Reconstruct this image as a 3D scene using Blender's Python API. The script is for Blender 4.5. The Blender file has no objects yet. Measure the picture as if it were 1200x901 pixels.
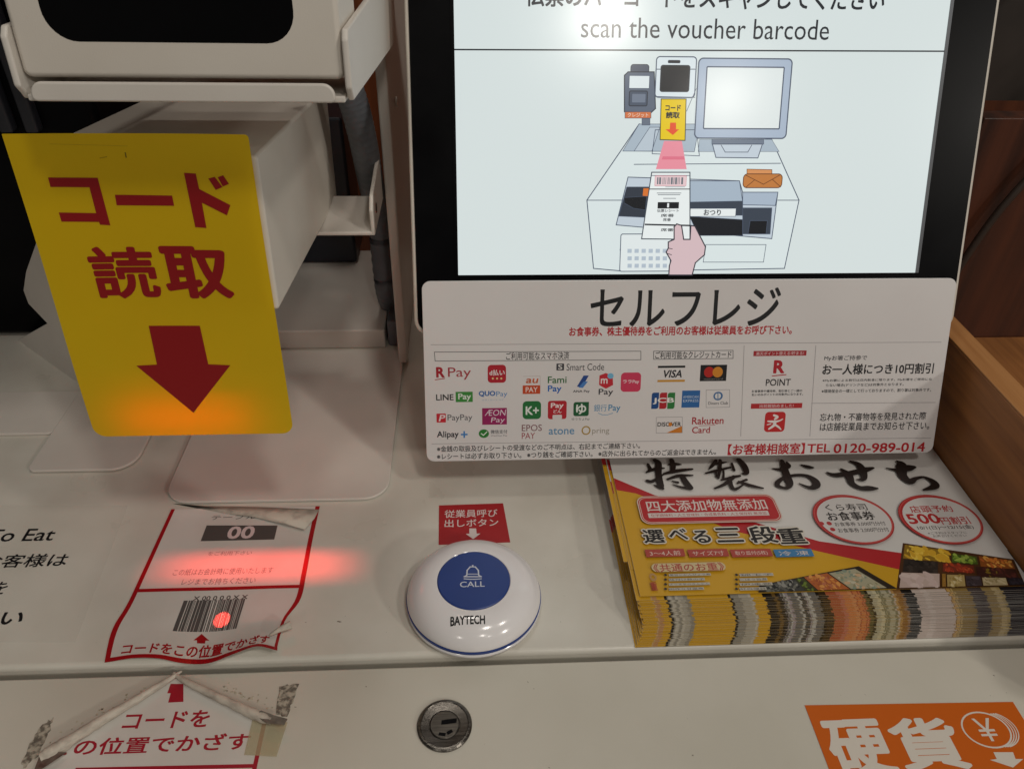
import bpy, bmesh, math, random
from mathutils import Vector, Matrix

random.seed(7)
scene = bpy.context.scene
COL = scene.collection
MM = 0.001

# ------------------------------------------------------------------ camera
F_PX, CX, CY = 900.0, 600.0, 450.5          # photograph is 1200 x 901
_Y = Vector((-55, -665, 900)).normalized()   # world axes seen from the camera (right, down, forward)
_X = Vector((1, -0.0128, (55 - 0.0128 * 665) / 900)).normalized()
_Z = _X.cross(_Y)
CAM = Vector((0, 0, 350))                    # millimetres, counter top is z = 0
right = Vector((_X[0], _Y[0], _Z[0])); down = Vector((_X[1], _Y[1], _Z[1])); fwd = Vector((_X[2], _Y[2], _Z[2]))
cd = bpy.data.cameras.new('camera'); cam = bpy.data.objects.new('camera', cd); COL.objects.link(cam)
cd.sensor_width = 36; cd.lens = 36 * F_PX / 1200; cd.clip_start = 0.01; cd.clip_end = 50
m = Matrix.Identity(4)
for i in range(3):
    m[i][0], m[i][1], m[i][2], m[i][3] = right[i], -down[i], -fwd[i], CAM[i] * MM
cam.matrix_world = m
scene.camera = cam

# ------------------------------------------------------------------ light
w = bpy.data.worlds.new('World'); scene.world = w; w.use_nodes = True
w.node_tree.nodes['Background'].inputs[0].default_value = (1.0, 0.93, 0.86, 1)
w.node_tree.nodes['Background'].inputs[1].default_value = 0.055
scene.view_settings.view_transform = 'Standard'; scene.view_settings.look = 'None'
scene.view_settings.exposure = 0.09; scene.view_settings.gamma = 1.0

def ceiling_lamp(loc, size, power, target=(0.05, 0.3, 0), col=(1.0, 0.94, 0.855)):
    l = bpy.data.lights.new('ceiling_lamp', 'AREA'); l.shape = 'DISK'; l.size = size; l.energy = power; l.color = col
    o = bpy.data.objects.new('ceiling_lamp', l); COL.objects.link(o); o.location = loc
    o.rotation_euler = (Vector(target) - Vector(loc)).to_track_quat('-Z', 'Y').to_euler()
    return o
ceiling_lamp((0.585, -2.20, 2.00), 0.18, 5.5)
ceiling_lamp((1.34, -2.86, 2.00), 0.10, 2.8)
ceiling_lamp((2.85, -2.35, 1.75), 0.24, 23)
ceiling_lamp((-1.20, -2.60, 1.70), 0.22, 4)
ceiling_lamp((0.45, -0.55, 1.75), 0.20, 5.0)
ceiling_lamp((1.05, -0.35, 1.60), 0.16, 4.0)
ceiling_lamp((-0.05, 0.72, 1.70), 0.18, 2.0)

# ------------------------------------------------------------------ geometry helpers (all lengths in mm)
def ray(px, py):
    d = Vector(((px - CX) / F_PX, (py - CY) / F_PX, 1.0))
    return Vector((d.dot(_X), d.dot(_Y), d.dot(_Z)))
def on_z(px, py, z=0.0):
    d = ray(px, py); return CAM + d * ((z - CAM.z) / d.z)

class Frame:
    """a plane in the place: origin, right, up, normal"""
    def __init__(s, o, ux, uy):
        s.o = Vector(o); s.ux = Vector(ux).normalized(); s.uy = Vector(uy).normalized(); s.n = s.ux.cross(s.uy)
    def loc(s, px, py):
        d = ray(px, py); P = CAM + d * ((s.o - CAM).dot(s.n) / d.dot(s.n)) - s.o
        return (P.dot(s.ux), P.dot(s.uy))
    def box(s, x0, y0, x1, y1):
        xm, ym = (x0 + x1) / 2, (y0 + y1) / 2
        return (s.loc(x0, ym)[0], s.loc(xm, y1)[1], s.loc(x1, ym)[0], s.loc(xm, y0)[1])
    def matrix(s):
        M = Matrix.Identity(4)
        for i in range(3):
            M[i][0], M[i][1], M[i][2], M[i][3] = s.ux[i], s.uy[i], s.n[i], s.o[i] * MM
        return M
def lean_frame(o, deg):
    a = math.radians(deg); return Frame(o, (1, 0, 0), (0, math.sin(a), math.cos(a)))

# ------------------------------------------------------------------ materials
def lin(h):
    h = h.lstrip('#'); out = []
    for i in (0, 2, 4):
        c = int(h[i:i + 2], 16) / 255; out.append(c / 12.92 if c <= 0.04045 else ((c + 0.055) / 1.055) ** 2.4)
    return (*out, 1)
_mats = {}
def base_mat(name):
    mt = bpy.data.materials.new(name); mt.use_nodes = True
    return mt, mt.node_tree, mt.node_tree.nodes['Principled BSDF']
def ink(hexc, rough=0.5, emit=0.0, spec=0.4):
    k = (hexc, rough, emit, spec)
    if k not in _mats:
        mt, nt, p = base_mat('ink_' + hexc.lstrip('#'))
        c = lin(hexc); p.inputs['Roughness'].default_value = rough; p.inputs['Specular IOR Level'].default_value = spec
        if emit:
            p.inputs['Base Color'].default_value = (0.02, 0.02, 0.02, 1)
            p.inputs['Emission Color'].default_value = c; p.inputs['Emission Strength'].default_value = emit
        else:
            p.inputs['Base Color'].default_value = c
        _mats[k] = mt
    return _mats[k]
def noise_mat(name, c1, c2, scale=40, rough=(0.4, 0.5), bump=0.0, stretch=(1, 1, 1), detail=5, metal=0.0, spec=0.5, bscale=None, lo=0.35, hi=0.65):
    if name in _mats: return _mats[name]
    mt, nt, p = base_mat(name); N, L = nt.nodes, nt.links
    tc = N.new('ShaderNodeTexCoord'); mp = N.new('ShaderNodeMapping'); mp.inputs['Scale'].default_value = stretch
    nz = N.new('ShaderNodeTexNoise'); nz.inputs['Scale'].default_value = scale; nz.inputs['Detail'].default_value = detail
    cr = N.new('ShaderNodeValToRGB'); cr.color_ramp.elements[0].position = lo; cr.color_ramp.elements[1].position = hi
    cr.color_ramp.elements[0].color = lin(c1); cr.color_ramp.elements[1].color = lin(c2)
    L.new(tc.outputs['Object'], mp.inputs[0]); L.new(mp.outputs[0], nz.inputs[0]); L.new(nz.outputs[0], cr.inputs[0]); L.new(cr.outputs[0], p.inputs['Base Color'])
    mr = N.new('ShaderNodeMapRange'); mr.inputs[3].default_value = rough[0]; mr.inputs[4].default_value = rough[1]
    L.new(nz.outputs[0], mr.inputs[0]); L.new(mr.outputs[0], p.inputs['Roughness'])
    p.inputs['Metallic'].default_value = metal; p.inputs['Specular IOR Level'].default_value = spec
    if bump:
        n2 = N.new('ShaderNodeTexNoise'); n2.inputs['Scale'].default_value = bscale or scale * 8; n2.inputs['Detail'].default_value = 2
        b = N.new('ShaderNodeBump'); b.inputs['Strength'].default_value = bump; b.inputs['Distance'].default_value = 0.0004
        L.new(mp.outputs[0], n2.inputs[0]); L.new(n2.outputs[0], b.inputs['Height']); L.new(b.outputs[0], p.inputs['Normal'])
    _mats[name] = mt
    return mt
M_COUNTER = lambda: noise_mat('cream_counter_paint', '#cdc8bc', '#d7d3c8', 22, (0.18, 0.44), 0.05, bscale=900)
M_FRONT = lambda: noise_mat('cream_front_panel_paint', '#c6c1b3', '#d0cbbe', 9, (0.38, 0.48), 0.10, bscale=1100)
M_STEEL = lambda: noise_mat('white_powder_coat', '#d2cbc2', '#dad4cb', 14, (0.36, 0.46), 0.12, bscale=1400)
M_PLASTIC = lambda: noise_mat('off_white_plastic', '#d3cbbf', '#dad3c8', 12, (0.42, 0.52), 0.10, bscale=1800)
M_BLACK = lambda: noise_mat('black_plastic', '#060608', '#0b0b0d', 30, (0.25, 0.35), spec=0.08)
M_GLASS = lambda: noise_mat('black_glass', '#030304', '#050506', 30, (0.05, 0.09), spec=0.35)
M_WOOD = lambda: noise_mat('brown_wood_veneer', '#7c4d26', '#a56d3a', 150, (0.42, 0.55), 0.2, (1, 0.05, 1), 8, bscale=300, lo=0.3, hi=0.7)
M_WOODTOP = lambda: noise_mat('light_wood_edge', '#a5703f', '#c08b57', 150, (0.4, 0.5), 0.15, (1, 0.05, 1), 8, bscale=300, lo=0.3, hi=0.7)
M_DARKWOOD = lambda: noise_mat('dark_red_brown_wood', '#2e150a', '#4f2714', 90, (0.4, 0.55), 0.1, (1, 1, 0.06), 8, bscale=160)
M_PAPER = lambda: noise_mat('aged_paper', '#a0968a', '#cbc2b3', 120, (0.55, 0.7), 0.3, (1, 1, 3), bscale=400, lo=0.3, hi=0.55)
M_GREY = lambda: noise_mat('grey_plastic', '#595d63', '#6b7077', 25, (0.4, 0.55))

# ------------------------------------------------------------------ mesh building
class MB:
    def __init__(s): s.v = []; s.f = []; s.m = []; s.mats = []
    def slot(s, mat):
        if mat not in s.mats: s.mats.append(mat)
        return s.mats.index(mat)
    def add(s, vs, fs, mat):
        k = len(s.v); i = s.slot(mat); s.v += [tuple(v) for v in vs]
        for f in fs: s.f.append([a + k for a in f]); s.m.append(i)
    def box(s, a, b, mat):
        (x0, y0, z0), (x1, y1, z1) = a, b
        s.add([(x0, y0, z0), (x1, y0, z0), (x1, y1, z0), (x0, y1, z0), (x0, y0, z1), (x1, y0, z1), (x1, y1, z1), (x0, y1, z1)],
              [(0, 3, 2, 1), (4, 5, 6, 7), (0, 1, 5, 4), (1, 2, 6, 5), (2, 3, 7, 6), (3, 0, 4, 7)], mat)
    def prism(s, pts, d0, d1, mat, axis='z'):
        """extrude a 2D outline (counter-clockwise) along an axis"""
        def P(p, d): return {'z': (p[0], p[1], d), 'x': (d, p[0], p[1]), 'y': (p[0], -d, p[1])}[axis]
        n = len(pts)
        s.add([P(p, d0) for p in pts] + [P(p, d1) for p in pts],
              [list(range(n))[::-1], list(range(n, 2 * n))] + [(i, (i + 1) % n, n + (i + 1) % n, n + i) for i in range(n)], mat)
    def lathe(s, prof, mat, seg=64, c=(0, 0)):
        k = []; fs = []
        for r, z in prof:
            for j in range(seg):
                a = 2 * math.pi * j / seg; k.append((c[0] + r * math.cos(a), c[1] + r * math.sin(a), z))
        for i in range(len(prof) - 1):
            for j in range(seg):
                fs.append((i * seg + j, i * seg + (j + 1) % seg, (i + 1) * seg + (j + 1) % seg, (i + 1) * seg + j))
        fs.append(list(range(seg))[::-1]); fs.append(list(range((len(prof) - 1) * seg, len(prof) * seg)))
        s.add(k, fs, mat)
    def tube(s, path, rad, mat, seg=12):
        path = [Vector(p) for p in path]; n = len(path); vs = []; fs = []
        rad = rad if isinstance(rad, (list, tuple)) else [rad] * n
        for i, p in enumerate(path):
            t = (path[min(i + 1, n - 1)] - path[max(i - 1, 0)]).normalized()
            a = t.cross(Vector((0, 0, 1))); a = a.normalized() if a.length > 1e-4 else Vector((1, 0, 0)); b = a.cross(t)
            for j in range(seg):
                q = 2 * math.pi * j / seg; vs.append(p + (a * math.cos(q) + b * math.sin(q)) * rad[i])
        for i in range(n - 1):
            for j in range(seg): fs.append((i * seg + j, i * seg + (j + 1) % seg, (i + 1) * seg + (j + 1) % seg, (i + 1) * seg + j))
        fs.append(list(range(seg))[::-1]); fs.append(list(range((n - 1) * seg, n * seg)))
        s.add(vs, fs, mat)
    def build(s, name, parent=None, matrix=None, bevel=0, smooth=False, label=None, segs=3, solid=0):
        me = bpy.data.meshes.new(name); me.from_pydata([(x * MM, y * MM, z * MM) for x, y, z in s.v], [], s.f)
        for mt in s.mats: me.materials.append(mt)
        me.polygons.foreach_set('material_index', s.m); me.validate(); me.update()
        if smooth or bevel: me.shade_smooth()
        o = bpy.data.objects.new(name, me); COL.objects.link(o)
        if parent: o.parent = parent
        if matrix is not None: o.matrix_world = matrix
        if solid:
            sm = o.modifiers.new('thickness', 'SOLIDIFY'); sm.thickness = solid * MM; sm.offset = 0
        if bevel:
            bv = o.modifiers.new('bevel', 'BEVEL'); bv.width = bevel * MM; bv.segments = segs; bv.limit_method = 'ANGLE'; bv.angle_limit = math.radians(35); bv.harden_normals = True
            if not smooth: o.modifiers.new('wn', 'WEIGHTED_NORMAL')
        if label: o['label'] = label
        return o
def rrect(x0, y0, x1, y1, r, n=6):
    r = r if isinstance(r, (list, tuple)) else [r] * 4; out = []     # bl, br, tr, tl
    for (cx, cy, a0, q) in ((x0 + r[0], y0 + r[0], 180, r[0]), (x1 - r[1], y0 + r[1], 270, r[1]), (x1 - r[2], y1 - r[2], 0, r[2]), (x0 + r[3], y1 - r[3], 90, r[3])):
        if q <= 0: out.append((cx, cy)); continue
        for i in range(n + 1):
            a = math.radians(a0 + 90 * i / n); out.append((cx + q * math.cos(a), cy + q * math.sin(a)))
    return out
def empty(name, matrix=None):
    o = bpy.data.objects.new(name, None); COL.objects.link(o); o.empty_display_size = 0.02
    if matrix is not None: o.matrix_world = matrix
    return o
def tag(o, label, cat, group=None, kind=None):
    if label: o['label'] = label
    if cat: o['category'] = cat
    if group: o['group'] = group
    if kind: o['kind'] = kind
    return o
def loc_m(x, y, z, rz=0): return Matrix.Translation((x * MM, y * MM, z * MM)) @ Matrix.Rotation(rz, 4, 'Z')

# ------------------------------------------------------------------ print: flat lettering and marks
_tc = {}
def glyphs(body, bold, res=3):
    k = (body, res)
    if k not in _tc:
        c = bpy.data.curves.new('t', 'FONT'); c.body = body; c.size = 1; c.resolution_u = res; c.fill_mode = 'FRONT'
        o = bpy.data.objects.new('t', c); COL.objects.link(o)
        dg = bpy.context.evaluated_depsgraph_get()
        me = bpy.data.meshes.new_from_object(o.evaluated_get(dg), depsgraph=dg)
        _tc[k] = ([tuple(v.co[:2]) for v in me.vertices], [tuple(p.vertices) for p in me.polygons])
        bpy.data.objects.remove(o); bpy.data.curves.remove(c); bpy.data.meshes.remove(me)
    return _tc[k]
def smooth_path(pts, n=6):
    out = []
    for i in range(len(pts) - 1):
        p0, p1, p2, p3 = pts[max(i - 1, 0)], pts[i], pts[i + 1], pts[min(i + 2, len(pts) - 1)]
        for k in range(n):
            t = k / n
            out.append(tuple(0.5 * (2 * b + (c - a) * t + (2 * a - 5 * b + 4 * c - d) * t * t + (3 * b - a - 3 * c + d) * t ** 3) for a, b, c, d in zip(p0, p1, p2, p3)))
    out.append(tuple(pts[-1])); return out
class Ink:
    """collects flat print on a frame; photo pixels (px_*) or plane millimetres"""
    def __init__(s, frame, step=0.010, z0=0.03, emit=0.0, rough=0.5, spec=0.4):
        s.fr = frame; s.step = step; s.z = z0; s.emit = emit; s.rough = rough; s.mb = MB(); s.spec = spec
    def mat(s, c): return ink(c, s.rough, s.emit, s.spec)
    def raw(s, vs, fs, c):
        s.z += s.step; s.mb.add([(x, y, s.z) for x, y in vs], fs, s.mat(c))
    def poly(s, pts, c): 
        a = sum(p[0] * q[1] - q[0] * p[1] for p, q in zip(pts, pts[1:] + pts[:1]))
        pts = list(pts) if a > 0 else list(pts)[::-1]
        s.raw(pts, [list(range(len(pts)))], c)
    def ppoly(s, pts, c): s.poly([s.fr.loc(*p) for p in pts], c)
    def rect(s, x0, y0, x1, y1, c, r=0): s.poly(rrect(x0, y0, x1, y1, r) if r else [(x0, y0), (x1, y0), (x1, y1), (x0, y1)], c)
    def prect(s, x0, y0, x1, y1, c, r=0): s.rect(*s.fr.box(x0, y0, x1, y1), c, r)
    def line(s, pts, wd, c, closed=False):
        pts = list(pts); pts = pts + pts[:1] if closed else pts
        vs, fs = [], []
        for a, b in zip(pts, pts[1:]):
            d = Vector((b[0] - a[0], b[1] - a[1]))
            if d.length < 1e-6: continue
            d.normalize(); e = d * wd * 0.5; q = Vector((-d.y, d.x)) * wd / 2; k = len(vs)
            a, b = Vector(a) - e * .9, Vector(b) + e * .9
            vs += [tuple(a - q), tuple(b - q), tuple(b + q), tuple(a + q)]; fs.append((k, k + 1, k + 2, k + 3))
        # neighbouring segments overlap at the joints: alternate a hair of height
        s.z += s.step; base = s.z
        v3 = []
        for i in range(0, len(vs), 4):
            z = base + (i // 4 % 3) * s.step * 0.3; v3 += [(x, y, z) for x, y in vs[i:i + 4]]
        s.mb.add(v3, fs, s.mat(c)); s.z += s.step
    def pline(s, pts, wd, c, closed=False): s.line([s.fr.loc(*p) for p in pts], wd, c, closed)
    def ell(s, cx, cy, rx, ry, c, n=28, rot=0):
        s.poly([(cx + rx * math.cos(a) * math.cos(rot) - ry * math.sin(a) * math.sin(rot), cy + rx * math.cos(a) * math.sin(rot) + ry * math.sin(a) * math.cos(rot)) for a in (2 * math.pi * i / n for i in range(n))], c)
    def pell(s, x, y, rx, ry, c): 
        b = s.fr.box(x - rx, y - ry, x + rx, y + ry); s.ell((b[0] + b[2]) / 2, (b[1] + b[3]) / 2, (b[2] - b[0]) / 2, (b[3] - b[1]) / 2, c)
    def ring(s, cx, cy, rx, ry, wd, c, n=40, a0=0, a1=360):
        k = n + 1; vs = []
        for i in range(k):
            a = math.radians(a0 + (a1 - a0) * i / n); ca, sa = math.cos(a), math.sin(a)
            vs += [(cx + rx * ca, cy + ry * sa), (cx + (rx - wd) * ca, cy + (ry - wd) * sa)]
        s.raw(vs, [(2 * i, 2 * i + 2, 2 * i + 3, 2 * i + 1) for i in range(n)], c)
    def text(s, body, box, c, bold=0.0, res=3, slant=0.0, keep=False):
        vs, fs = glyphs(body, bold, res)
        if not vs: return
        ax = min(v[0] for v in vs); bx = max(v[0] for v in vs); ay = min(v[1] for v in vs); by = max(v[1] for v in vs)
        x0, y0, x1, y1 = box; sx = (x1 - x0) / (bx - ax); sy = (y1 - y0) / (by - ay)
        s.z += s.step
        if bold <= 0: sh = [(0, 0)]
        else:                                   # heavier weight: the glyph repeated round a small circle
            b = bold * 0.85; sh = [(-b, -b), (b, -b), (b, b), (-b, b)]
            if bold >= 0.03: sh = [(b * math.cos(math.pi * i / 8), b * math.sin(math.pi * i / 8)) for i in range(16)]
            elif bold > 0.016: sh += [(0, -b), (b, 0), (0, b), (-b, 0)]
            if bold > 0.035: sh += [(0, 0)] + [(-b / 2, b / 2), (b / 2, b / 2), (b / 2, -b / 2), (-b / 2, -b / 2), (-b, b / 2), (b, -b / 2)]
            sx = (x1 - x0) / (bx - ax + 2 * b); sy = (y1 - y0) / (by - ay + 2 * b); ax -= b; ay -= b
        for i, (dx, dy) in enumerate(sh):
            z = s.z + i * s.step * 0.06
            s.mb.add([(x0 + (x + dx - ax) * sx + slant * (y + dy - ay) * sy, y0 + (y + dy - ay) * sy, z) for x, y in vs], fs, s.mat(c))
    def ptext(s, body, x0, y0, x1, y1, c, bold=0.0, res=3, slant=0.0): s.text(body, s.fr.box(x0, y0, x1, y1), c, bold, res, slant)
    def brush(s, pts, c):
        """pts: (x, y, width) in plane millimetres"""
        q = smooth_path(pts, 7); L, R = [], []
        for i, (x, y, wd) in enumerate(q):
            a = q[max(i - 1, 0)]; b = q[min(i + 1, len(q) - 1)]; d = Vector((b[0] - a[0], b[1] - a[1]))
            d = d.normalized() if d.length else Vector((1, 0)); n = Vector((-d.y, d.x)) * wd / 2
            L.append((x + n.x, y + n.y)); R.append((x - n.x, y - n.y))
        vs = L + R; n = len(L)
        s.z += s.step; v3 = [(p[0], p[1], s.z + (i % n % 5) * s.step * .12) for i, p in enumerate(vs)]
        s.mb.add(v3, [(n + i, n + i + 1, i + 1, i) for i in range(n - 1)], s.mat(c))
        for e in (0, -1):                                          # round the ends of the stroke
            s.ell(q[e][0], q[e][1], q[e][2] / 2, q[e][2] / 2, c, 12)
    def build(s, name, parent, warp=None, cell=4.0, label=None):
        if warp:
            bm = bmesh.new(); vv = [bm.verts.new(v) for v in s.mb.v]
            for f, mi in zip(s.mb.f, s.mb.m):
                try: fc = bm.faces.new([vv[i] for i in f]); fc.material_index = mi
                except ValueError: pass
            bm.normal_update(); bmesh.ops.triangulate(bm, faces=bm.faces[:])
            for _ in range(6):
                es = [e for e in bm.edges if e.calc_length() > cell]
                if not es: break
                bmesh.ops.subdivide_edges(bm, edges=es, cuts=1); bmesh.ops.triangulate(bm, faces=[f for f in bm.faces if len(f.verts) > 3])
            bm.verts.index_update()
            mb = MB(); mb.mats = s.mb.mats; mb.v = [tuple(warp(*v.co)) for v in bm.verts]
            mb.f = [[v.index for v in f.verts] for f in bm.faces]; mb.m = [f.material_index for f in bm.faces]; bm.free()
        else: mb = s.mb
        o = mb.build(name, parent, label=label)
        return o

# ================================================================== the setting
FLAT = Frame((0, 0, 0), (1, 0, 0), (0, 1, 0))
mb = MB(); mb.box((-620, 238.5, -14), (620, 700, 0), M_COUNTER())
tag(mb.build('counter_top', bevel=3.0, segs=4), None, None, kind='structure')
mb = MB(); mb.box((-620, 60, -16), (620, 233.6, -1.6), M_FRONT())
tag(mb.build('counter_front_panel', bevel=1.2), None, None, kind='structure')
mb = MB(); mb.box((-620, 60, -60), (620, 700, -17), M_BLACK())
tag(mb.build('counter_base'), None, None, kind='structure')
mb = MB(); mb.box((-1200, 900, -300), (1400, 920, 1100), noise_mat('red_brown_wall_panel', '#5e2d14', '#83441f', 60, (0.4, 0.55), 0.1, (1, 1, 0.06), 8, bscale=120))
tag(mb.build('wall'), None, None, kind='structure')

# raised white ledge at the back of the counter
mb = MB(); mb.box((-262, 526, 0), (-70, 668, 17.2), M_STEEL())
tag(mb.build('raised_ledge', bevel=1.5), 'low white raised ledge on the counter behind the scanner stand', 'ledge')
mb = MB(); mb.box((-68, 528, 0.2), (-57, 560, 24), M_GREY())
tag(mb.build('cable_clip', bevel=2), 'small dark grey block between white ledge and monitor', 'block')

# dust and dirt specks on the painted surfaces
RS = random.Random(17); mb = MB(); M_DIRT = noise_mat('dirt_speck', '#5b5246', '#7a7062', 200, (0.7, 0.9))
for _ in range(70):
    x, y = RS.uniform(-230, 290), RS.uniform(130, 345)
    if 228 < y < 242: y += 20
    z = 0.02 if y > 238 else -1.58; r = RS.choice((0.12, 0.16, 0.2, 0.3, 0.42)); a0 = RS.uniform(0, 3); st = RS.choice((1, 1, 1, 3.5))
    mb.prism([(x + r * st * math.cos(a + a0) * RS.uniform(.6, 1.2), y + r * math.sin(a) * RS.uniform(.6, 1.2)) for a in (i * math.pi / 3 for i in range(6))], z - 0.05, z + 0.05, M_DIRT)
tag(mb.build('dust_specks'), 'tiny dark dust specks scattered over the cream counter', 'dust', kind='stuff')

# ================================================================== monitor
MF = lean_frame(on_z(500, 541, 26), 22.0)
o0 = MF.o.x
U = lambda x: x - o0                                   # world x -> local u on the monitor plane
mon = empty('monitor', MF.matrix())
tag(mon, 'large touch monitor with black bezel and thin white frame showing a checkout illustration', 'monitor')
mb = MB(); mb.prism(rrect(U(-34.5), 79, U(301), 352, 9), -34, -5.2, M_PLASTIC())
mb.build('housing', mon, MF.matrix(), bevel=1.6)
mb = MB()
mb.prism(rrect(U(-32.2), 81.3, U(298.6), 349.7, 7.5), -5.4, -4.6, M_BLACK())
mb.build('bezel', mon, MF.matrix())
SX0, SX1, SV0, SV1 = U(-7.5), U(271.5), 115.2, 322
mb = MB()
for a, b, c, d in ((U(-9.5), 113.4, U(273.4), 115.2), (U(-9.5), 322, U(273.4), 324), (U(-9.5), 115.2, U(-7.5), 322), (U(271.5), 115.2, U(273.4), 322)):
    mb.box((a, b, -4.7), (c, d, -4.1), M_GREY() if a > 200 else M_BLACK())
mb.build('screen_surround', mon, MF.matrix())
mb = MB(); mb.box((120, 120, -70), (180, 240, -34.2), M_PLASTIC()); mb.build('neck', mon, MF.matrix(), bevel=3)
mb = MB(); mb.box((U(60), 0, -120), (U(200), 0, -120), M_PLASTIC())
mb = MB(); mb.box((70, 470, 0.2), (190, 640, 10), M_PLASTIC()); mb.box((105, 500, 10), (160, 545, 150), M_PLASTIC())
ob = mb.build('foot', mon, bevel=3); ob.matrix_world = Matrix.Identity(4)

# screen picture
SC = 'd8e2e1'
SE = 0.89
sf = Frame(MF.o + MF.n * -4.5, MF.ux, MF.uy)
I = Ink(sf, step=0.006, z0=0.0, emit=SE, rough=0.17, spec=0.5)
I.rect(SX0, SV0, SX1, SV1, SC)
scr = I.build('screen', mon); scr.matrix_world = sf.matrix()
I = Ink(sf, step=0.006, z0=0.02, emit=SE, rough=0.17, spec=0.5)
I.ptext('伝票のバーコードをスキャンしてください', 616, -16, 1037, 11, '20242a', 0.022)
I.ptext('scan the voucher barcode', 681, 22, 972, 46, '24282e', 0.0)
I.pline([(533, 58.5), (1107, 60.5)], 0.8, '20252b')
o = I.build('heading_lettering', scr); o.matrix_world = sf.matrix()
def S(x, y): return (680 + x / 3.219, 50 + y / 3.219)
I = Ink(sf, step=0.006, z0=0.05, emit=SE, rough=0.17, spec=0.5)
OL = '4a5568'
def sp(pts, fill, wd=0.45, ol=OL):
    P = [S(*p) for p in pts]
    if fill: I.ppoly(P, fill)
    if wd: I.pline(P, wd, ol, True)
def sl(pts, wd=0.45, c=OL): I.pline([S(*p) for p in pts], wd, c)
def srr(x0, y0, x1, y1, fill, r=1.5, wd=0.5, ol=OL):
    b = sf.box(*S(x0, y0), *S(x1, y1)); q = rrect(*b, r)
    if fill: I.poly(q, fill)
    if wd: I.line(q, wd, ol, True)
# register body
sp([(25, 595), (222, 308), (722, 366), (825, 595), (770, 852), (160, 862), (50, 852)], 'dbe6e6', 0.55)
sp([(160, 410), (222, 308), (450, 308), (430, 412)], 'a9b8c4', 0.3)
sp([(203, 410), (262, 320), (300, 320), (270, 410)], 'b9c6d0', 0.3)
sp([(445, 412), (450, 366), (722, 366), (750, 412)], 'a9b8c4', 0.2)
sl([(25, 595), (270, 595)]); sl([(745, 595), (825, 595)]); sl([(203, 460), (755, 456)]); sl([(160, 862), (150, 780)])
sp([(180, 508), (600, 522), (612, 565), (745, 565), (722, 740), (135, 688)], 'c2ced8', 0.5)
sp([(175, 545), (270, 545), (255, 660), (145, 655)], '323944', 0.3); sp([(165, 585), (250, 580), (245, 632), (200, 625), (165, 605)], '12151b', 0.2)
sp([(238, 550), (258, 550), (258, 580), (235, 578)], 'd8742f', 0)
sp([(410, 522), (600, 522), (612, 600), (612, 640), (410, 640)], 'a7b7c6', 0.4); sp([(410, 602), (612, 598), (612, 652), (410, 652)], '39424f', 0.3)
sp([(412, 656), (612, 668), (612, 728), (445, 728)], '14181f', 0.3)
srr(414, 626, 586, 656, 'e8eeee', 0.2, 0.3)
I.ptext('おつり', *S(465, 630), *S(530, 652), '1c222b', 0.03)
sp([(612, 565), (745, 565), (735, 615), (612, 612)], 'a9b8c8', 0.4); sp([(612, 624), (722, 624), (715, 722), (612, 722)], '39424f', 0.4)
sp([(640, 672), (705, 672), (700, 722), (632, 722)], '10131a', 0.3)
sp([(473, 762), (700, 762), (690, 828), (463, 828)], 'dbe6e6', 0.35)
sp([(628, 478), (722, 480), (722, 500), (628, 500)], 'd69159', 0.35, '6a3c1c')
srr(614, 496, 760, 548, 'c07a3d', 2.4, 0.5, '6a3c1c'); sl([(622, 500), (690, 535), (752, 500)], 0.4, '6a3c1c'); sl([(655, 520), (625, 545)], 0.4, '6a3c1c'); sl([(725, 518), (755, 545)], 0.4, '6a3c1c')
# card reader
srr(190, 84, 258, 125, '4a5160', 1.5, 0.4, '252b36'); sp([(166, 125), (180, 112), (278, 112), (283, 250), (268, 264), (166, 262)], '5c6676', 0.6, '252b36')
srr(184, 126, 260, 174, 'dde6e8', 0.3, 0.3); srr(184, 184, 252, 240, '475263', 0.9, 0.5, '252b36'); srr(194, 194, 246, 228, '6d7889', 0.6, 0.3)
sp([(168, 262), (266, 262), (266, 286), (168, 286)], 'cf7240', 0.3); I.ptext('クレジット', *S(178, 266), *S(256, 282), 'e8cdbd', 0.01)
sp([(232, 287), (262, 287), (262, 312), (232, 312)], '66707f', 0.3)
# code reader and monitor of the drawing
srr(284, 55, 434, 208, 'd9e4e8', 2.0, 0.6); sl([(288, 102), (302, 102)]); sl([(410, 102), (432, 102)]); srr(330, 68, 376, 79, '1a1d23', 0.6, 0.2)
srr(302, 88, 410, 186, '15181d', 1.2, 0.6, '2b3038'); sl([(400, 260), (436, 175)], 0.3); sl([(282, 205), (430, 208)], 0.4)
sp([(270, 420), (282, 330), (438, 330), (448, 428)], None, 0.4)
sp([(304, 214), (398, 214), (394, 370), (300, 367)], 'e5c50c', 0.5, '4b4513')
I.ptext('コード', *S(320, 236), *S(378, 259), '20242a', 0.045); I.ptext('読取', *S(322, 262), *S(374, 287), '20242a', 0.045)
sp([(338, 303), (360, 303), (360, 328), (372, 328), (348, 350), (320, 328), (336, 328)], 'e2512b', 0)
sp([(315, 372), (382, 372), (400, 478), (284, 478)], 'e891a0', 0)
sp([(310, 430), (390, 430), (393, 442), (306, 442)], 'de7489', 0)
srr(438, 62, 786, 362, 'a8b7c9', 2.6, 0.7); srr(470, 94, 758, 326, 'dfe7e6', 0.6, 0.7)
sp([(495, 366), (690, 366), (690, 384), (495, 384)], '6c7888', 0.3); sp([(497, 384), (685, 384), (668, 436), (510, 434)], 'c3cfd9', 0.5); sl([(530, 388), (545, 414), (630, 414), (645, 388)], 0.4)
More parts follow.
